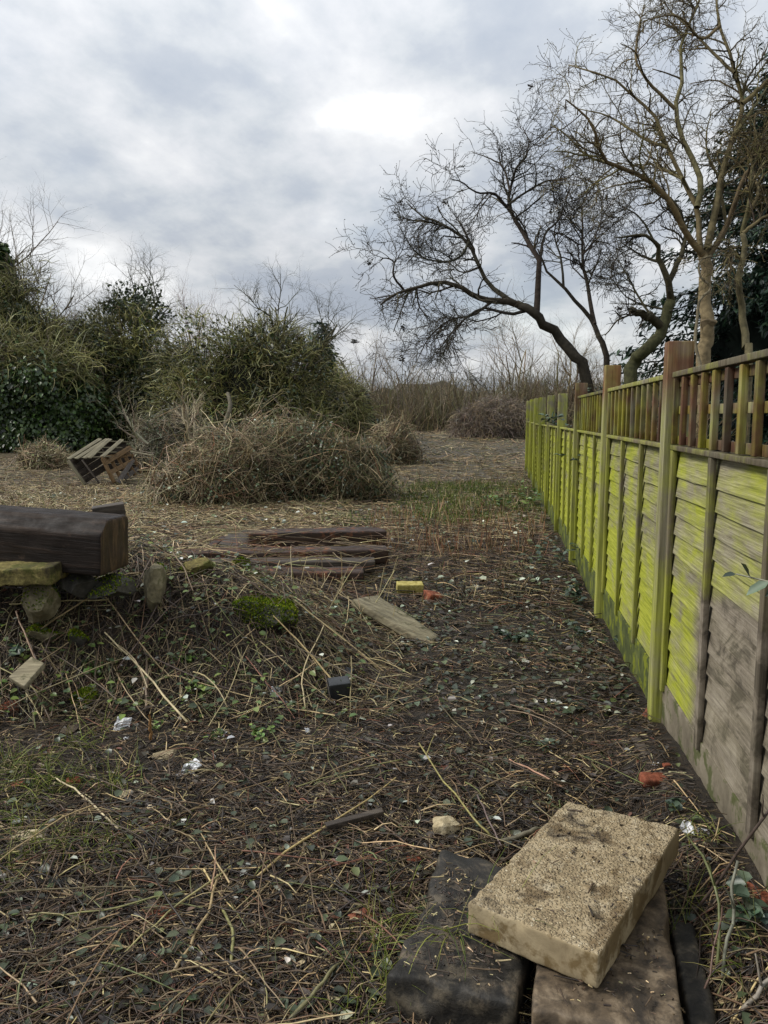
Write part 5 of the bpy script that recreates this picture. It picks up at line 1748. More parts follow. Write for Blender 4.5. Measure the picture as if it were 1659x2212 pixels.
# vine creeping up the pale trunk, knot and hanging catkins
g = Geo()
vp = [P(*zoomp(x, y), 9.42) for x, y in [(1400, 1420), (1378, 1320), (1385, 1240), (1395, 1160), (1440, 1110), (1400, 1070), (1395, 1010), (1440, 985)]]
bpos = np.array(rt.location)
g.tubes(np.array([smooth_path(vp, 22)]), taper([0.022], 22, 0.5), np.array([[0.20, 0.17, 0.11]]), 6)
obj('vine', rebase(g, bpos), M_BARK, rt)
me = rockmesh('knot', 0.20, 0.16, 0.18, 5, 0, 0.15, 3)
kn = obj('knot', me, None, rt)
a_ = me.attributes.new('col', 'FLOAT_COLOR', 'POINT')
a_.data.foreach_set('color', np.tile(np.array([0.17, 0.13, 0.075, 1.0], np.float32), len(me.vertices)))
me.materials.append(M_BARK)
kn.location = Vector(P(*zoomp(1427, 1258), 9.52) - bpos)
g = Geo()
m = 260
q = np.array([P(*zoomp(x, y), 9.4 + rng.normal() * 0.5) for x, y in zip(rng.uniform(820, 1480, m), rng.uniform(60, 720, m))])
keepm = (q[:, 2] > 0)
pa = grow(q, np.tile(np.array([[0, 0, -1.0]]), (m, 1)), rng.uniform(0.06, 0.14, m), 3, 0.1)
# hang each catkin from the nearest twig end of the crown
crv = np.empty(len(rt.children[2].data.vertices) * 3, np.float32)
rt.children[2].data.vertices.foreach_get('co', crv)
crv = crv.reshape(-1, 3)[::7] + bpos
for i_ in range(m):
    nearest = crv[np.argmin(((crv - q[i_]) ** 2).sum(1))]
    pa[i_] += nearest - pa[i_, 0]
g.tubes(pa, np.full((m, 3), 0.006), pick([(1, (0.11, 0.085, 0.045)), (1, (0.06, 0.045, 0.03))], m), 4)
obj('catkins', rebase(g, bpos), M_BARK, rt, kind='stuff')
side = [
    ([(1585, 1400), (1575, 1330), (1560, 1200), (1550, 1090), (1565, 980), (1560, 900)], 0.05, 0.03, 0.0),
    ([(1560, 900), (1590, 760), (1600, 640), (1640, 560)], 0.03, 0.010, 0.2),
    ([(1555, 1000), (1520, 980), (1500, 1000), (1480, 1040)], 0.02, 0.007, -0.3),
    ([(1560, 900), (1640, 840), (1720, 800)], 0.022, 0.009, 0.0),
    ([(1575, 850), (1620, 740), (1600, 650), (1630, 560)], 0.022, 0.008, 0.3),
]
traced_tree('bare_tree', 'thin crooked tree in front of the dark conifer at right', (1585, 1440), 9.0, side, PAL_TAN, 65,
            (50, 280, 900), (0.5, 0.28, 0.16), (0.2, 0.28, 0.34), 0.14, 0.0042, 0, trunk_col=(0.11, 0.095, 0.05))
pc = P(1720, 905, 15.5)
pc[2] = gh1(pc[0], pc[1])
conifer('conifer_tree', 'big dark green conifer behind the trellis at the right edge', pc, 9.4, 4.4, 70000, PAL_CON, 6, (0.08, 0.22), 0.30, 0.25)

# scrubby growth just behind the trellis
q = np.array([1.25, 2.6, 0.0])
root = empty('bare_shrub', q, 'pale tangled shrub stems seen through the near trellis', 'shrub')
g = Geo()
m = 90
st_ = np.stack([rng.uniform(1.0, 1.7, m), rng.uniform(1.8, 3.6, m), np.zeros(m)], -1)
pa = grow(st_, np.stack([rng.normal(size=m) * 0.15, rng.normal(size=m) * 0.2, np.ones(m)], -1), rng.uniform(1.0, 1.55, m), 7, 0.16)
pa[..., 0] = np.maximum(pa[..., 0], XF + 0.16)
g.tubes(pa, taper(rng.uniform(0.004, 0.010, m), 7, 0.4), pick([(2, (0.30, 0.26, 0.2)), (2, (0.16, 0.12, 0.08)), (1, (0.45, 0.42, 0.36))], m), 4)
obj('stems', rebase(g, q), M_BARK, root)
pc = np.array([2.6, 9.5, 0.0])
for (xx, yy, hh_, sd_, lab) in [(2.3, 9.8, 1.75, 71, 'low brown shrub behind the trellised panels'), (1.9, 13.2, 1.9, 72, 'twiggy brown shrub behind the untrellised posts'), (2.4, 18.0, 2.2, 73, 'brown scrub beyond the farthest fence post'),
                                (3.3, 6.4, 1.5, 74, 'dark scrub below the conifer behind the near trellis')]:
    bare_tree('bare_shrub', lab, (xx, yy, gh1(xx, yy)), hh_, 1.0, PAL_BROWN, sd_, 0.03, (24, 120, 350, 400), (0, 0, 0), 0.18, 'shrub', 0.02, 10)

# bird
bp_ = P(765, 739, 24)
bird = empty('bird', bp_, 'small grey bird flying left above the thicket', 'bird')
gb = Geo()


def ell_tube(pts, rads, col, S=8):
    gb.tubes(np.array([pts]), np.array([rads]), np.array([col]), S)


fwd = -Rv * 0.93 + Uv * 0.05 + Fv * 0.25
fwd = fwd / np.linalg.norm(fwd)
sidev = norm(np.cross(fwd, np.array([0, 0, 1.0])))
upv = np.cross(sidev, fwd)
L0 = 0.26
pts = np.array([bp_ + fwd * s_ * L0 for s_ in (-0.62, -0.42, -0.2, 0.05, 0.25, 0.36, 0.44, 0.52)])
gb.tubes(pts[None], np.array([[0.022, 0.018, 0.036, 0.046, 0.034, 0.026, 0.012, 0.003]]), np.array([[0.10, 0.10, 0.105]]), 8)
obj('body', rebase(gb, bp_), M_BARK, bird)
for sgn, lift in ((-1, -0.75), (1, -0.15)):
    gw = Geo()
    root_ = bp_ + fwd * 0.02 + upv * 0.03
    e1 = root_ + sidev * sgn * 0.10 + upv * 0.05
    e2 = e1 + sidev * sgn * 0.10 + upv * lift * 0.20 - fwd * 0.06
    V = []
    for (c_, ch) in ((root_, 0.11), (e1, 0.10), (e2, 0.015)):
        for f_, t_ in ((0.4, 0.004), (-0.6, 0.004), (-0.6, -0.004), (0.4, -0.004)):
            V.append(c_ + fwd * f_ * ch + upv * t_)
    Q = []
    for s_ in range(2):
        for k_ in range(4):
            Q.append((s_ * 4 + k_, s_ * 4 + (k_ + 1) % 4, s_ * 4 + 4 + (k_ + 1) % 4, s_ * 4 + 4 + k_))
    Q.append((8, 9, 10, 11))
    gw.add(np.array(V), Q, None, (0.07, 0.07, 0.075))
    obj('wing', rebase(gw, bp_), M_BARK, bird)

# ------------------------------------------------------------------ litter over the ground
PAL_LIT = [(4, (0.065, 0.042, 0.024)), (3.5, (0.115, 0.077, 0.042)), (2.2, (0.20, 0.142, 0.072)), (1.2, (0.44, 0.34, 0.17)), (0.7, (0.11, 0.12, 0.040)), (4.5, (0.026, 0.019, 0.014)), (0.5, (0.17, 0.07, 0.04))]
PAL_DARKLIT = [(5, (0.026, 0.018, 0.013)), (4, (0.055, 0.037, 0.023)), (2, (0.11, 0.076, 0.042)), (1.2, (0.24, 0.175, 0.09)), (0.85, (0.52, 0.42, 0.23))]
PAL_FARLIT = [(3, (0.29, 0.21, 0.105)), (3, (0.16, 0.12, 0.068)), (2, (0.34, 0.275, 0.155)), (1.5, (0.09, 0.066, 0.042)), (1, (0.10, 0.11, 0.035))]


def scatter(n, v0, v1, power=0.0, umin=None, umax=None, half=0.53):
    """ground positions in view between v0 and v1; power 0 is even on the ground, 1 leans to the near end"""
    out_u, out_v = [], []
    m = 0
    while m < n:
        k_ = n * 2
        if power == 0:
            v = np.sqrt(rng.uniform(v0 ** 2, v1 ** 2, k_))
        elif power == 1:
            v = rng.uniform(v0, v1, k_)
        else:
            v = np.exp(rng.uniform(math.log(v0), math.log(v1), k_))
        u = rng.uniform(-1, 1, k_) * (half * v + 0.15)
        x, y = uv2xy(u, v)
        pt = fbm(x * 1.1 + 40, y * 1.1, 90, 3)
        ok = ((x < XF - 0.01) | (y > 19.3)) & (rng.uniform(size=k_) < np.where(v < 5.5, 0.45 + 0.55 * sstep(0.62, 0.40, pt), 1.0))
        if umin is not None:
            ok &= u > umin
        if umax is not None:
            ok &= u < umax
        out_u.append(u[ok])
        out_v.append(v[ok])
        m += ok.sum()
    return np.concatenate(out_u)[:n], np.concatenate(out_v)[:n]


def lay(g, u, v, ln, r0, pal, K=5, wig=0.18, off=(0.0, 0.02), arch=0.02, S=3, ang=None, tiltamp=0.0, end=0.5, var=0.22):
    """stalks lying on the ground, following it"""
    n = len(u)
    x, y = uv2xy(u, v)
    a = rng.uniform(0, 2 * math.pi, n) if ang is None else ang
    d = np.stack([np.cos(a), np.sin(a), np.zeros(n)], -1)
    l_ = rng.uniform(ln[0], ln[1], n) if isinstance(ln, tuple) else ln
    p0 = np.stack([x, y, np.zeros(n)], -1) - d * (l_ / 2)[:, None]
    pa = grow(p0, d, l_, K, wig)
    pa[..., 0] = np.where(pa[..., 1] < 19.2, np.minimum(pa[..., 0], XF + 0.03), pa[..., 0])
    t = np.linspace(-1, 1, K)[None, :]
    zz = rng.uniform(off[0], off[1], n)[:, None] + arch * rng.uniform(-0.3, 1, n)[:, None] * (1 - t ** 2) + rng.normal(size=n)[:, None] * tiltamp * t * l_[:, None]
    g0 = gh(pa[..., 0], pa[..., 1])
    # stiff stalks bridge the small hollows
    gs = np.maximum(g0, (g0[:, :1] * (1 - (t + 1) / 2) + g0[:, -1:] * (t + 1) / 2) * 0.9 + g0 * 0.1)
    pa[..., 2] = gs + np.maximum(zz, 0.001)
    g.tubes(pa, taper(rng.uniform(r0[0], r0[1], n), K, end), pick(pal, n, var), S)
    return pa


# fine chippings, near ground
g = Geo()
u, v = scatter(25000, 1.45, 4.5, 2)
lay(g, u, v, (0.012, 0.07), (0.0012, 0.0034), PAL_DARKLIT, 2, 0.12, (0.0, 0.012), 0.004)
u, v = scatter(13000, 1.45, 5.0, 2)
lay(g, u, v, (0.025, 0.11), (0.0012, 0.0030), PAL_LIT, 2, 0.2, (0.002, 0.02), 0.008)
u, v = scatter(18000, 4.0, 9.0, 1)
lay(g, u, v, (0.03, 0.14), (0.0018, 0.0042), PAL_LIT, 2, 0.15, (0.002, 0.03), 0.01)
obj('chippings', g, M_TWIG, None, 'fine chopped stalk bits covering the near ground', kind='stuff')['category'] = 'litter'

g = Geo()
u, v = scatter(5600, 1.45, 5.5, 2)
lay(g, u, v, (0.05, 0.18), (0.0011, 0.0032), PAL_LIT, 4, 0.18, (0.005, 0.035), 0.02)
u, v = scatter(320, 1.5, 5.5, 2)
lay(g, u, v, (0.2, 0.5), (0.0018, 0.0036), PAL_LIT, 8, 0.06, (0.01, 0.05), 0.03, 4)
u, v = scatter(4000, 5.0, 9.5, 1)
lay(g, u, v, (0.12, 0.45), (0.0026, 0.0048), PAL_LIT, 4, 0.18, (0.005, 0.05), 0.03)
obj('cut_twigs', g, M_TWIG, None, 'cut bramble twigs strewn over path and foreground', kind='stuff')['category'] = 'litter'

# farther litter
g = Geo()
u, v = scatter(20000, 8.5, 22, 1)
lay(g, u, v, (0.06, 0.32), (0.004, 0.009), PAL_FARLIT, 2, 0.15, (0.0, 0.04), 0.02)
u, v = scatter(9000, 6.5, 15, 1, None, -0.5)
lay(g, u, v, (0.06, 0.3), (0.004, 0.007), PAL_STRAW, 2, 0.15, (0.0, 0.05), 0.02, tiltamp=0.15)
u, v = scatter(7000, 20, 42, 1, -8, None)
lay(g, u, v, (0.15, 0.5), (0.008, 0.016), PAL_FARLIT, 2, 0.15, (0.0, 0.06), 0.02, tiltamp=0.15)
obj('far_straw', g, M_TWIG, None, 'straw-coloured chopped stalks on the far cleared strip', kind='stuff')['category'] = 'litter'

# pale stalks piled on the mound
g = Geo()
n_ = 4600
u = rng.uniform(-2.5, 0.1, n_)
v = 3.35 + rng.uniform(0, 1, n_) * 1.5
a = np.where(rng.uniform(size=n_) < 0.25, rng.normal(2.3, 0.5, n_), rng.uniform(0, 6.28, n_))
lay(g, u, v, (0.05, 0.28), (0.0012, 0.0028), PAL_STRAW + [(9, (0.085, 0.06, 0.036)), (8, (0.038, 0.027, 0.019)), (2, (0.10, 0.11, 0.035))], 4, 0.14, (0.0, 0.055), 0.02, 3, a, 0.13, 0.7)
n_ = 110
u = rng.uniform(-2.3, -0.1, n_)
v = 3.4 + rng.uniform(0, 1, n_) * 1.5
lay(g, u, v, (0.3, 0.7), (0.0020, 0.0038), PAL_STRAW + [(8, (0.08, 0.054, 0.036))], 8, 0.06, (0.02, 0.11), 0.04, 5, rng.uniform(0, 6.28, n_), 0.06, 0.7)
n_ = 170
u = rng.uniform(-0.85, -0.2, n_)
v = rng.uniform(4.1, 4.9, n_)
lay(g, u, v, (0.2, 0.45), (0.0018, 0.0034), PAL_STRAW + [(5, (0.09, 0.062, 0.036))], 5, 0.07, (0.0, 0.05), 0.02, 4, rng.normal(2.0, 0.8, n_), 0.10, 0.7)
obj('cut_stalks', g, M_TWIG, None, 'tangle of pale cut stalks lying over the rubble mound', kind='stuff')['category'] = 'litter'

# flat flakes of bark and rotted leaf
g = Geo()
u, v = scatter(9000, 1.45, 6.0, 2)
n_ = len(u)
x, y = uv2xy(u, v)
a = rng.uniform(0, 6.283, n_)
g.leaves(np.stack([x, y, gh(x, y) + rng.uniform(0.001, 0.016, n_)], -1), np.stack([np.cos(a), np.sin(a), rng.normal(size=n_) * 0.15], -1),
         np.stack([rng.normal(size=n_) * 0.3, rng.normal(size=n_) * 0.3, np.ones(n_)], -1), rng.uniform(0.012, 0.05, n_), rng.uniform(0.005, 0.016, n_),
         pick([(4, (0.022, 0.017, 0.013)), (3, (0.045, 0.033, 0.022)), (1.4, (0.10, 0.075, 0.045)), (0.5, (0.30, 0.24, 0.14)), (0.5, (0.12, 0.05, 0.03))], n_, 0.25), 0.15)
# crumbs lying on the slabs
for (cn, z0, n_, lmax) in [([(1030, 1940), (1290, 2040), (1445, 1800), (1235, 1745)], 0.229, 120, 0.012), ([(860, 2090), (1090, 2140), (1060, 1930), (965, 1850)], 0.146, 420, 0.02),
                           ([(1170, 2150), (1460, 2200), (1430, 1990), (1330, 2060)], 0.144, 110, 0.016)]:
    cq = np.array([on(px_, py_, z0)[:2] for px_, py_ in cn])
    a1, a2 = rng.uniform(size=(n_, 1)), rng.uniform(size=(n_, 1))
    q_ = cq[0] * (1 - a1) * (1 - a2) + cq[1] * a1 * (1 - a2) + cq[2] * a1 * a2 + cq[3] * (1 - a1) * a2
    x, y = uv2xy(q_[:, 0], q_[:, 1])
    a = rng.uniform(0, 6.283, n_)
    d = np.stack([np.cos(a), np.sin(a), np.zeros(n_)], -1)
    l_ = rng.uniform(0.004, lmax, n_) * np.where(rng.uniform(size=n_) < 0.06, 4.0, 1)
    pa = grow(np.stack([x, y, np.full(n_, z0)], -1), d, l_, 3, 0.12)
    pa[..., 2] = z0
    g.tubes(pa, taper(rng.uniform(0.0010, 0.0030, n_), 3, 0.6), pick(PAL_DARKLIT, n_, 0.25), 4)
obj('bark_flakes', g, M_TWIG, None, 'dark rotted flakes and crumbs over soil and slabs', kind='stuff')['category'] = 'litter'

# dry stalks fallen across the sleepers
g = Geo()
n_ = 170
u = rng.uniform(-1.7, 0.15, n_)
v = rng.uniform(5.9, 8.3, n_)
pa = lay(g, u, v, (0.15, 0.8), (0.002, 0.004), PAL_STRAW + [(3, (0.19, 0.09, 0.045))], 6, 0.08, (0.12, 0.22), 0.03, 3, rng.normal(0.5, 0.6, n_), 0.06, 0.6)
obj('fallen_stalks', g, M_TWIG, None, 'dry reddish stalks fallen across the old sleepers', kind='stuff')['category'] = 'litter'

# standing stubble on the mound crest and beyond the sleepers
g = Geo()


def stubble(n, pxr, pyr, hh, r0, pal, tilt=0.3):
    px, py = rng.uniform(*pxr, n), rng.uniform(*pyr, n)
    # sight lines onto the flat give the spread; then drop onto the ground
    vv = H * FPX / (py - 900)
    uu = (px - 829.5) / FPX * vv
    x, y = uv2xy(uu, vv)
    ok = x < XF - 0.03
    x, y = x[ok], y[ok]
    m = len(x)
    st_ = np.stack([x, y, gh(x, y) - 0.01], -1)
    d = np.stack([rng.normal(size=m) * tilt, rng.normal(size=m) * tilt, np.ones(m)], -1)
    pa = grow(st_, d, rng.uniform(*hh, m), 4, 0.06)
    g.tubes(pa, taper(rng.uniform(*r0, m), 4, 0.7), pick(pal, m, 0.25), 4)


PAL_RED = [(3, (0.19, 0.095, 0.05)), (2, (0.27, 0.17, 0.085)), (2, (0.12, 0.07, 0.045)), (1, (0.38, 0.28, 0.15))]
stubble(620, (800, 1180), (1105, 1210), (0.06, 0.26), (0.003, 0.0055), PAL_RED, 0.28)
stubble(260, (900, 1200), (1180, 1330), (0.05, 0.16), (0.0025, 0.0045), PAL_LIT, 0.4)
stubble(500, (860, 1150), (1000, 1110), (0.05, 0.22), (0.004, 0.008), PAL_FARLIT, 0.4)
stubble(420, (0, 420), (1035, 1130), (0.05, 0.25), (0.004, 0.007), PAL_STRAW, 0.5)
n_ = 45
u = rng.uniform(-0.8, 0.15, n_)
v = rng.uniform(4.6, 5.7, n_)
x, y = uv2xy(u, v)
st_ = np.stack([x, y, gh(x, y)], -1)
pa = grow(st_, np.stack([rng.normal(size=n_) * 0.35 + 0.1, rng.normal(size=n_) * 0.3, np.ones(n_)], -1), rng.uniform(0.12, 0.42, n_), 5, 0.05)
g.tubes(pa, taper(rng.uniform(0.002, 0.0036, n_), 5, 0.7), pick(PAL_STRAW, n_), 4)
obj('stubble', g, M_TWIG, None, 'upright reddish cut stubble right of the sleepers', kind='stuff')['category'] = 'stubble'

# fallen leaves: dark, olive and pale undersides
g = Geo()


def drop_leaves(u, v, ln, pal, lift=(0.004, 0.035), flat=0.35, wd=0.68):
    n = len(u)
    x, y = uv2xy(u, v)
    p = np.stack([x, y, gh(x, y) + rng.uniform(*lift, n)], -1)
    a = rng.uniform(0, 6.283, n)
    d = np.stack([np.cos(a), np.sin(a), rng.normal(size=n) * flat * 0.5], -1)
    nm = np.stack([rng.normal(size=n) * flat, rng.normal(size=n) * flat, np.ones(n)], -1)
    l_ = rng.uniform(*ln, n)
    g.leaves(p, d, nm, l_, l_ * wd, pick(pal, n, 0.25), 0.18)


PAL_FALL = [(4, (0.042, 0.055, 0.032)), (3, (0.065, 0.082, 0.042)), (1.2, (0.10, 0.12, 0.045)), (3, (0.05, 0.04, 0.028)), (0.3, (0.46, 0.48, 0.40)), (0.5, (0.24, 0.26, 0.19))]
u, v = scatter(1500, 1.5, 5.0, 2)
drop_leaves(u, v, (0.018, 0.045), PAL_FALL)
u, v = scatter(1500, 3.3, 4.8, 1, None, -0.1)
drop_leaves(u, v, (0.018, 0.045), [(3, (0.05, 0.075, 0.03)), (2, (0.09, 0.13, 0.035)), (1, (0.16, 0.21, 0.05)), (0.4, (0.5, 0.52, 0.44))], (0.01, 0.12))
u, v = scatter(1900, 3.4, 6.5, 1, -0.1, None)
drop_leaves(u, v, (0.025, 0.055), PAL_FALL)
u, v = scatter(80, 1.6, 6.0, 1)
drop_leaves(u, v, (0.018, 0.04), [(1, (0.50, 0.52, 0.45)), (1, (0.38, 0.41, 0.32))], (0.01, 0.035))
u, v = scatter(900, 6, 14, 1)
drop_leaves(u, v, (0.04, 0.09), [(2, (0.50, 0.52, 0.44)), (3, (0.06, 0.08, 0.045)), (2, (0.11, 0.13, 0.05))], (0.01, 0.08))
obj('fallen_leaves', g, M_LEAF, None, 'dull green and pale bramble leaves scattered over the litter', kind='stuff')['category'] = 'leaves'

# ------------------------------------------------------------------ grass and small plants
g = Geo()


def blades(px, py, n, spread, ln, r=(0.0012, 0.0022), pal=None, lean=(0, 0), droop=0.22, K=6, at=None):
    p = G(px, py) if at is None else np.asarray(at, float)
    q = p + np.stack([rng.normal(size=n) * spread, rng.normal(size=n) * spread, np.zeros(n)], -1)
    if at is None:
        q[:, 2] = gh(q[:, 0], q[:, 1])
    lx, ly = uv2xy(lean[0], lean[1])
    d = np.stack([rng.normal(size=n) * 0.55 + lx, rng.normal(size=n) * 0.55 + ly, rng.uniform(0.5, 1.1, n)], -1)
    pa = grow(q, d, rng.uniform(*ln, n), K, 0.10, (0, 0, -1), droop)
    pa[..., 2] = np.maximum(pa[..., 2], gh(pa[..., 0], pa[..., 1]) + 0.004)
    g.tubes(pa, taper(rng.uniform(*r, n), K, 0.25), pick(pal or PAL_GRASS, n, 0.22), 3)


PAL_GRASS = [(3, (0.13, 0.17, 0.025)), (3, (0.22, 0.25, 0.05)), (2, (0.32, 0.31, 0.10)), (1, (0.07, 0.11, 0.02))]
for (px, py, n, sp_, ln) in [(30, 1660, 60, 0.06, (0.06, 0.20)), (60, 1720, 60, 0.07, (0.05, 0.18)), (20, 1790, 55, 0.06, (0.05, 0.16)), (110, 1690, 50, 0.06, (0.06, 0.2)),
                             (150, 1700, 45, 0.05, (0.06, 0.16)), (90, 1840, 60, 0.06, (0.04, 0.14)), (150, 1830, 50, 0.06, (0.04, 0.12)), (250, 1840, 40, 0.07, (0.04, 0.12)),
                             (20, 1890, 45, 0.06, (0.04, 0.12)), (260, 1700, 40, 0.05, (0.06, 0.2)), (330, 1800, 26, 0.05, (0.04, 0.12)), (175, 1610, 40, 0.05, (0.06, 0.18)),
                             (820, 2050, 32, 0.04, (0.08, 0.22)), (850, 1990, 26, 0.04, (0.06, 0.2)), (825, 2140, 36, 0.03, (0.10, 0.25)), (790, 2195, 24, 0.03, (0.08, 0.2)),
                             (1540, 1810, 24, 0.04, (0.05, 0.16)), (1500, 2030, 22, 0.04, (0.08, 0.24)), (1590, 2080, 18, 0.05, (0.08, 0.2))]:
    blades(px, py, n, sp_, ln, lean=(0.25, -0.2) if px > 700 and px < 1200 else (0, 0))
blades(0, 0, 30, 0.02, (0.10, 0.24), lean=(0.5, -0.7), at=[*uv2xy(0.27, 1.79), 0.135])
blades(0, 0, 14, 0.015, (0.08, 0.2), lean=(-0.2, -0.8), at=[*uv2xy(0.16, 1.72), 0.135])
obj('grass', g, M_GRASS, None, 'thin yellow-green grass blades at the edges of the foreground', kind='stuff')['category'] = 'grass'

g = Geo()
n_ = 5200
vv = rng.uniform(9.5, 15.5, n_)
uu = np.minimum(rng.normal(1.0, 0.9, n_) + (vv - 9.5) * 0.11, 9)
x, y = uv2xy(uu, vv)
ok = (x < XF - 0.02) & (fbm(x * 1.6, y * 1.6, 77, 3) > 0.44)
x, y = x[ok], y[ok]
n_ = len(x)
st_ = np.stack([x, y, gh(x, y)], -1)
pa = grow(st_, np.stack([rng.normal(size=n_) * 0.5, rng.normal(size=n_) * 0.5, np.ones(n_) * 0.8], -1), rng.uniform(0.05, 0.16, n_), 3, 0.15)
g.tubes(pa, taper(rng.uniform(0.004, 0.008, n_), 3, 0.4), pick([(3, (0.10, 0.14, 0.022)), (2, (0.17, 0.20, 0.04)), (1, (0.05, 0.08, 0.018))], n_), 3)
obj('far_grass', g, M_GRASS, None, 'low green weeds along the foot of the middle fence', kind='stuff')['category'] = 'grass'


def leafy_plant(px, py, n, size, pal, label, ln=(0.018, 0.035), at=None, name='nettle_plant', cat='plant', up_=1.0, tri=False):
    p = G(px, py) if at is None else np.asarray(at, float)
    root = empty(name, p, label, cat)
    k_ = max(3, n // 7)
    d = np.stack([rng.normal(size=k_) * 0.6, rng.normal(size=k_) * 0.6, np.ones(k_) * up_], -1)
    st_ = p + np.stack([rng.normal(size=k_) * size * 0.25, rng.normal(size=k_) * size * 0.25, np.zeros(k_)], -1)
    pa = grow(st_, d, rng.uniform(0.5, 1.2, k_) * size, 5, 0.15)
    g1 = Geo().tubes(pa, taper(np.full(k_, 0.0016), 5, 0.5), pick([(1, (0.10, 0.13, 0.03))], k_), 3)
    obj('stems', rebase(g1, p), M_GRASS, root)
    i_ = rng.choice(k_, n)
    t_ = rng.uniform(0.3, 1.0, n) * 4
    j_ = np.minimum(t_.astype(int), 3)
    f = (t_ - j_)[:, None]
    q = pa[i_, j_] * (1 - f) + pa[i_, j_ + 1] * f
    dd = np.stack([rng.normal(size=n), rng.normal(size=n), rng.uniform(-0.2, 0.4, n)], -1)
    l_ = rng.uniform(*ln, n)
    g2 = Geo().leaves(q, dd, np.stack([rng.normal(size=n) * 0.4, rng.normal(size=n) * 0.4 - 0.2, np.ones(n)], -1), l_, l_ * 0.72, pick(pal, n, 0.22), 0.18)
    obj('leaves', rebase(g2, p), M_LEAF, root)


PAL_NETTLE = [(3, (0.10, 0.17, 0.035)), (2, (0.15, 0.24, 0.05)), (2, (0.06, 0.11, 0.03)), (1, (0.21, 0.28, 0.07))]
PAL_DULL = [(3, (0.055, 0.085, 0.055)), (2, (0.085, 0.12, 0.075)), (1, (0.04, 0.06, 0.04))]
leafy_plant(435, 1500, 70, 0.11, PAL_NETTLE, 'bright green leafy weed in the middle of the stalk mound')
leafy_plant(205, 1458, 42, 0.08, PAL_NETTLE, 'green-leaved weed above the lower mossy stone')
leafy_plant(565, 1600, 34, 0.09, PAL_NETTLE, 'sprig of green leaves at the foot of the mound')
leafy_plant(400, 1435, 36, 0.07, PAL_NETTLE, 'small green weed just above the bright leafy weed')
leafy_plant(455, 1595, 14, 0.05, PAL_NETTLE, 'two-leaved green seedling beside the white paper strip')
leafy_plant(30, 1420, 12, 0.07, PAL_DULL, 'large dull bramble leaves at the left edge of the mound', (0.05, 0.085))
leafy_plant(345, 1580, 18, 0.06, PAL_NETTLE, 'tiny seedling right of the upright splinter', (0.012, 0.022))
leafy_plant(1110, 1385, 60, 0.10, PAL_DULL, 'dark bramble sprig lying on the path halfway along', (0.03, 0.05), up_=0.3)
leafy_plant(1300, 1390, 34, 0.16, PAL_DULL, 'bramble runner with dull leaves at the fence foot', (0.03, 0.05), up_=0.6)
leafy_plant(1235, 1310, 40, 0.2, PAL_DULL, 'leafy bramble shoot against the third panel', (0.035, 0.06))
leafy_plant(1185, 1235, 46, 0.35, PAL_DULL, 'tangled bramble shoot climbing the fence near the weeds', (0.04, 0.07))
leafy_plant(1140, 1095, 60, 0.4, PAL_NETTLE, 'green weeds at the far fence foot', (0.05, 0.09))
leafy_plant(1090, 1105, 60, 0.35, PAL_NETTLE, 'bright green weed patch left of the far fence foot', (0.05, 0.09))
leafy_plant(1175, 1620, 14, 0.05, PAL_DULL, 'single dark leafed seedling on the path before the slab', (0.025, 0.04))
leafy_plant(1460, 1760, 16, 0.08, PAL_DULL, 'small leafed bramble between lath and fence', (0.02, 0.04))
leafy_plant(1600, 2010, 26, 0.14, PAL_DULL, 'pale-leaved bramble at the right edge near the orange tile', (0.03, 0.055))
leafy_plant(0, 0, 30, 0.05, PAL_NETTLE, 'tiny rosette weed under the left corner of the concrete slab', (0.012, 0.022), at=[*uv2xy(0.235, 1.775), 0.135])
leafy_plant(0, 0, 40, 0.28, PAL_DULL, 'bluish leafy sprig growing over the far panel tops', (0.06, 0.10), at=[XF + 0.12, 10.6, 1.2])
leafy_plant(0, 0, 40, 0.32, PAL_DULL, 'leafy shrub tip between the third and fourth posts', (0.05, 0.09), at=[XF + 0.22, 8.3, 1.2])
leafy_plant(0, 0, 34, 0.3, PAL_DULL, 'grey-green sprig behind the red-topped third post', (0.05, 0.09), at=[XF + 0.28, 7.6, 1.45])
leafy_plant(0, 0, 12, 0.16, PAL_DULL, 'dark leaf cluster hanging on the third tall post', (0.04, 0.06), at=[XF - 0.03, 7.2, 0.95])

# ------------------------------------------------------------------ sticks one can pick out
def stick(pts, r0, r1, col, label, dz=0.0, K=10, S=6, name='stick', side=()):
    """pts: (px, py, height above the ground)"""
    w3 = []
    for (px, py, hz) in pts:
        w3.append(G(px, py, hz))
    pa = smooth_path(w3, K)
    pa[1:-1] += rng.normal(size=(K - 2, 3)) * 0.0025
    r0, r1 = r0 * 0.78, r1 * 0.78
    base = pa[0].copy()
    g_ = Geo().tubes((pa - base)[None], np.linspace(r0, r1, K)[None], np.array([col]), S)
    for (t_, dx, dy, dz_, l_) in side:
        i_ = int(t_ * (K - 1))
        sd2 = grow(np.array([pa[i_] - base]), np.array([[dx, dy, dz_]]), np.array([l_]), 5, 0.1)
        g_.tubes(sd2, taper([r1 * 0.8], 5, 0.5), np.array([col]), 4)
    o = obj(name, g_, M_TWIG, None, label, 'stick')
    o.location = base
    return o


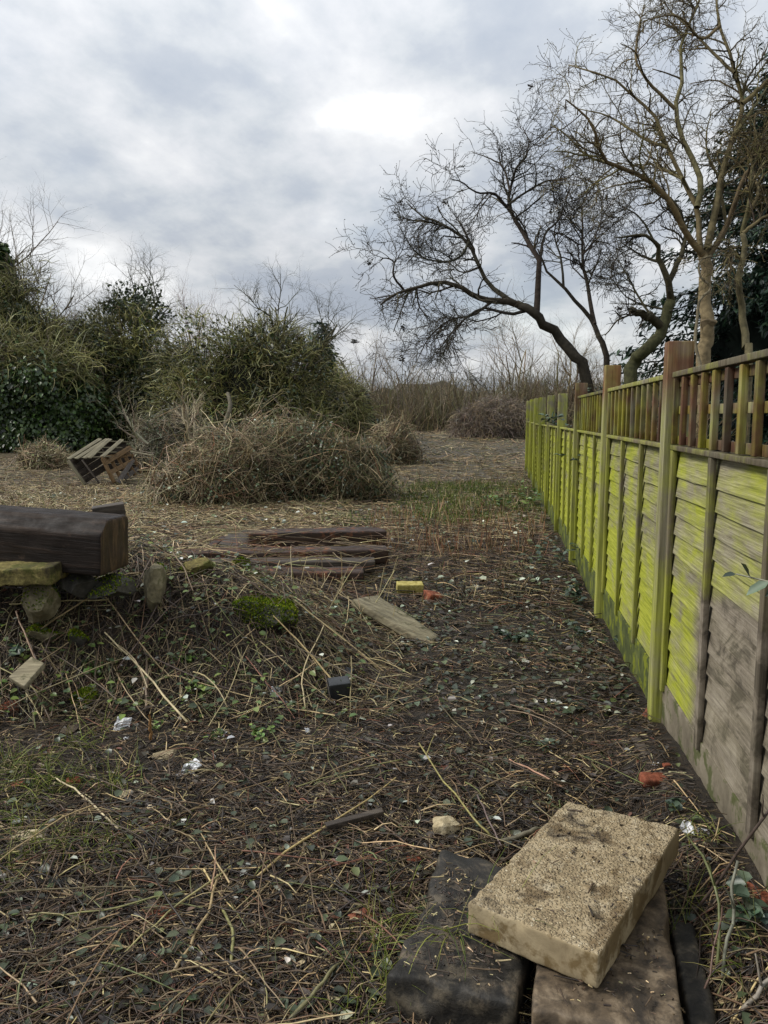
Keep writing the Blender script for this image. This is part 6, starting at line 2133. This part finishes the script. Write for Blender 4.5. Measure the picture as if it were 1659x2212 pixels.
YEL, TAN_, BRN, GRN, PAL_ = (0.36, 0.27, 0.11), (0.30, 0.22, 0.11), (0.11, 0.075, 0.045), (0.20, 0.19, 0.07), (0.48, 0.40, 0.24)
stick([(855, 1680, .03), (760, 1752, .04), (650, 1815, .03), (548, 1900, .02)], .0035, .0055, YEL, 'long orange-yellow stalk lying diagonally across the foreground')
stick([(905, 1605, .10), (960, 1690, .07), (1020, 1765, .05), (1066, 1812, .02)], .0035, .0050, (0.25, 0.22, 0.07), 'yellow-green stick leaning toward the concrete slab', side=[(0.2, 0.2, 0.3, 0.4, 0.08)])
stick([(478, 1960, .02), (502, 2010, .03), (500, 2085, .01)], .005, .006, GRN, 'thick curved greenish stick in the near litter')
stick([(470, 1890, .03), (440, 1985, .03), (375, 2100, .02)], .0045, .006, TAN_, 'mottled straight stick running down the foreground')
stick([(745, 2062, .02), (690, 2130, .03), (620, 2212, .02)], .005, .008, (0.15, 0.135, 0.06), 'green-brown stick at the bottom edge')
stick([(322, 1545, .16), (326, 1600, .0)], .006, .009, (0.36, 0.20, 0.08), 'short upright splintered orange stake by the soil bank')
stick([(312, 1395, .05), (318, 1440, .05), (315, 1535, .03)], .007, .008, (0.20, 0.145, 0.10), 'thick brown stalk standing down the mound front')
stick([(226, 1366, .10), (300, 1440, .12), (405, 1560, .06)], .005, .007, (0.44, 0.36, 0.20), 'long pale stalk slanting down across the mound')
stick([(20, 1305, .12), (110, 1298, .13), (235, 1295, .12)], .004, .005, (0.40, 0.33, 0.16), 'pale stalk lying level under the yellow stones', )
stick([(0, 1265, .12), (80, 1275, .12), (155, 1280, .10)], .005, .004, (0.07, 0.05, 0.04), 'dark twig crossing in front of the flat yellow stone', side=[(0.5, -0.3, -0.2, 0.6, 0.12)])
stick([(80, 1365, .08), (150, 1318, .12), (260, 1247, .10), (300, 1238, .10)], .004, .007, (0.26, 0.19, 0.09), 'long brown stalk climbing to the beam end')
stick([(35, 1320, .09), (60, 1385, .1), (80, 1430, .09), (100, 1462, .06)], .006, .005, (0.30, 0.20, 0.13), 'thorny pink-brown bramble cane on the left of the mound')
stick([(1030, 1715, .05), (1060, 1780, .04), (1085, 1830, .02)], .0035, .004, (0.14, 0.10, 0.09), 'purple-brown cane behind the slab corner')
stick([(1080, 1818, .02), (1140, 1800, .03), (1175, 1790, .02)], .010, .012, (0.13, 0.115, 0.075), 'thick grey-green stick end poking from behind the slab')
stick([(945, 1545, .02), (1075, 1490, .03), (1200, 1468, .03), (1330, 1478, .03)], .0035, .003, BRN, 'long thin dark cane across the path toward the fence')
stick([(640, 1700, .03), (760, 1664, .03), (870, 1640, .03)], .003, .0035, GRN, 'thin green cane lying level in the mid foreground')
stick([(1100, 1640, .03), (1160, 1668, .04), (1215, 1700, .03)], .004, .005, (0.38, 0.21, 0.13), 'pinkish peeled stick right of the path seedling')
stick([(0, 1440, .02), (60, 1470, .05), (110, 1560, .02)], .005, .006, BRN, 'dark stick below the grey board end at left')
stick([(60, 1985, .02), (240, 1960, .03), (400, 1925, .03)], .003, .0035, GRN, 'long green cane stretching from the lower left')
stick([(240, 2080, .02), (380, 1960, .03), (500, 1870, .03)], .003, .004, (0.32, 0.28, 0.12), 'long yellowish cane crossing the lower left litter')
stick([(120, 1680, .04), (180, 1720, .04), (255, 1790, .02)], .004, .005, PAL_, 'pale curved straw stalk on the left foreground')
stick([(520, 2010, .03), (600, 1962, .03)], .004, .003, BRN, 'short brown forked twig by the curved greenish stick')
stick([(700, 1350, .1), (655, 1450, .12), (660, 1530, .05)], .004, .005, (0.42, 0.34, 0.19), 'pale stalk hanging off the right flank of the mound')
stick([(590, 1330, .12), (650, 1390, .12), (745, 1500, .06)], .004, .006, (0.34, 0.25, 0.11), 'long tan stalk slanting toward the black block')
# living brambles between slab and fence
for (pts, r0, r1, col, lab) in [
        ([(1545, 2120, .0), (1555, 1990, .10), (1535, 1880, .18), (1480, 1800, .12)], .006, .004, (0.10, 0.11, 0.04), 'arching green bramble stem beside the concrete slab'),
        ([(1560, 2130, .0), (1566, 2060, .08), (1588, 1980, .12), (1580, 1920, .18), (1594, 1860, .22)], .006, .005, (0.15, 0.15, 0.11), 'lichen-grey upright stem between slab and fence'),
        ([(1490, 1990, .0), (1640, 1780, .30), (1690, 1700, .4)], .005, .004, (0.07, 0.05, 0.04), 'dark bramble cane leaning on the near fence panel'),
        ([(1510, 2212, .0), (1540, 2060, .10), (1560, 1960, .12)], .004, .003, (0.12, 0.07, 0.05), 'thin red-brown stem at the bottom right corner'),
        ([(1580, 2212, .0), (1640, 2140, .05), (1680, 2090, .06)], .007, .006, (0.24, 0.21, 0.17), 'gnarled grey root at the bottom right corner')]:
    stick(pts, r0, r1, col, lab, name='bramble_cane', side=[(0.6, -0.1, -0.1, 0.3, 0.08)])
# leafy twig reaching in front of the near panel
w3 = smooth_path([P(1760, 1290, 1.85), P(1680, 1262, 1.92), P(1625, 1248, 1.97), P(1590, 1240, 2.0)], 8)
tw = empty('bramble_spray', w3[0], 'grey-leaved bramble spray reaching in before the near panel', 'bramble')
g = Geo().tubes((w3 - w3[0])[None], np.linspace(.003, .002, 8)[None], np.array([(0.2, 0.2, 0.14)]), 5)
obj('stem', g, M_TWIG, tw)
g = Geo().leaves(np.array([w3[7], w3[5], w3[3], w3[2]]) - w3[0], np.array([[-0.8, 0, -0.15], [-0.3, -0.2, 0.5], [-0.8, 0, -0.5], [-0.6, 0.2, -0.5]]),
                 np.array([[0.1, -0.5, 1]] * 4), np.array([0.035, 0.05, 0.065, 0.05]), np.array([0.018, 0.024, 0.028, 0.024]), pick(PAL_DULL, 4), 0.2)
obj('leaves', g, M_LEAF, tw)
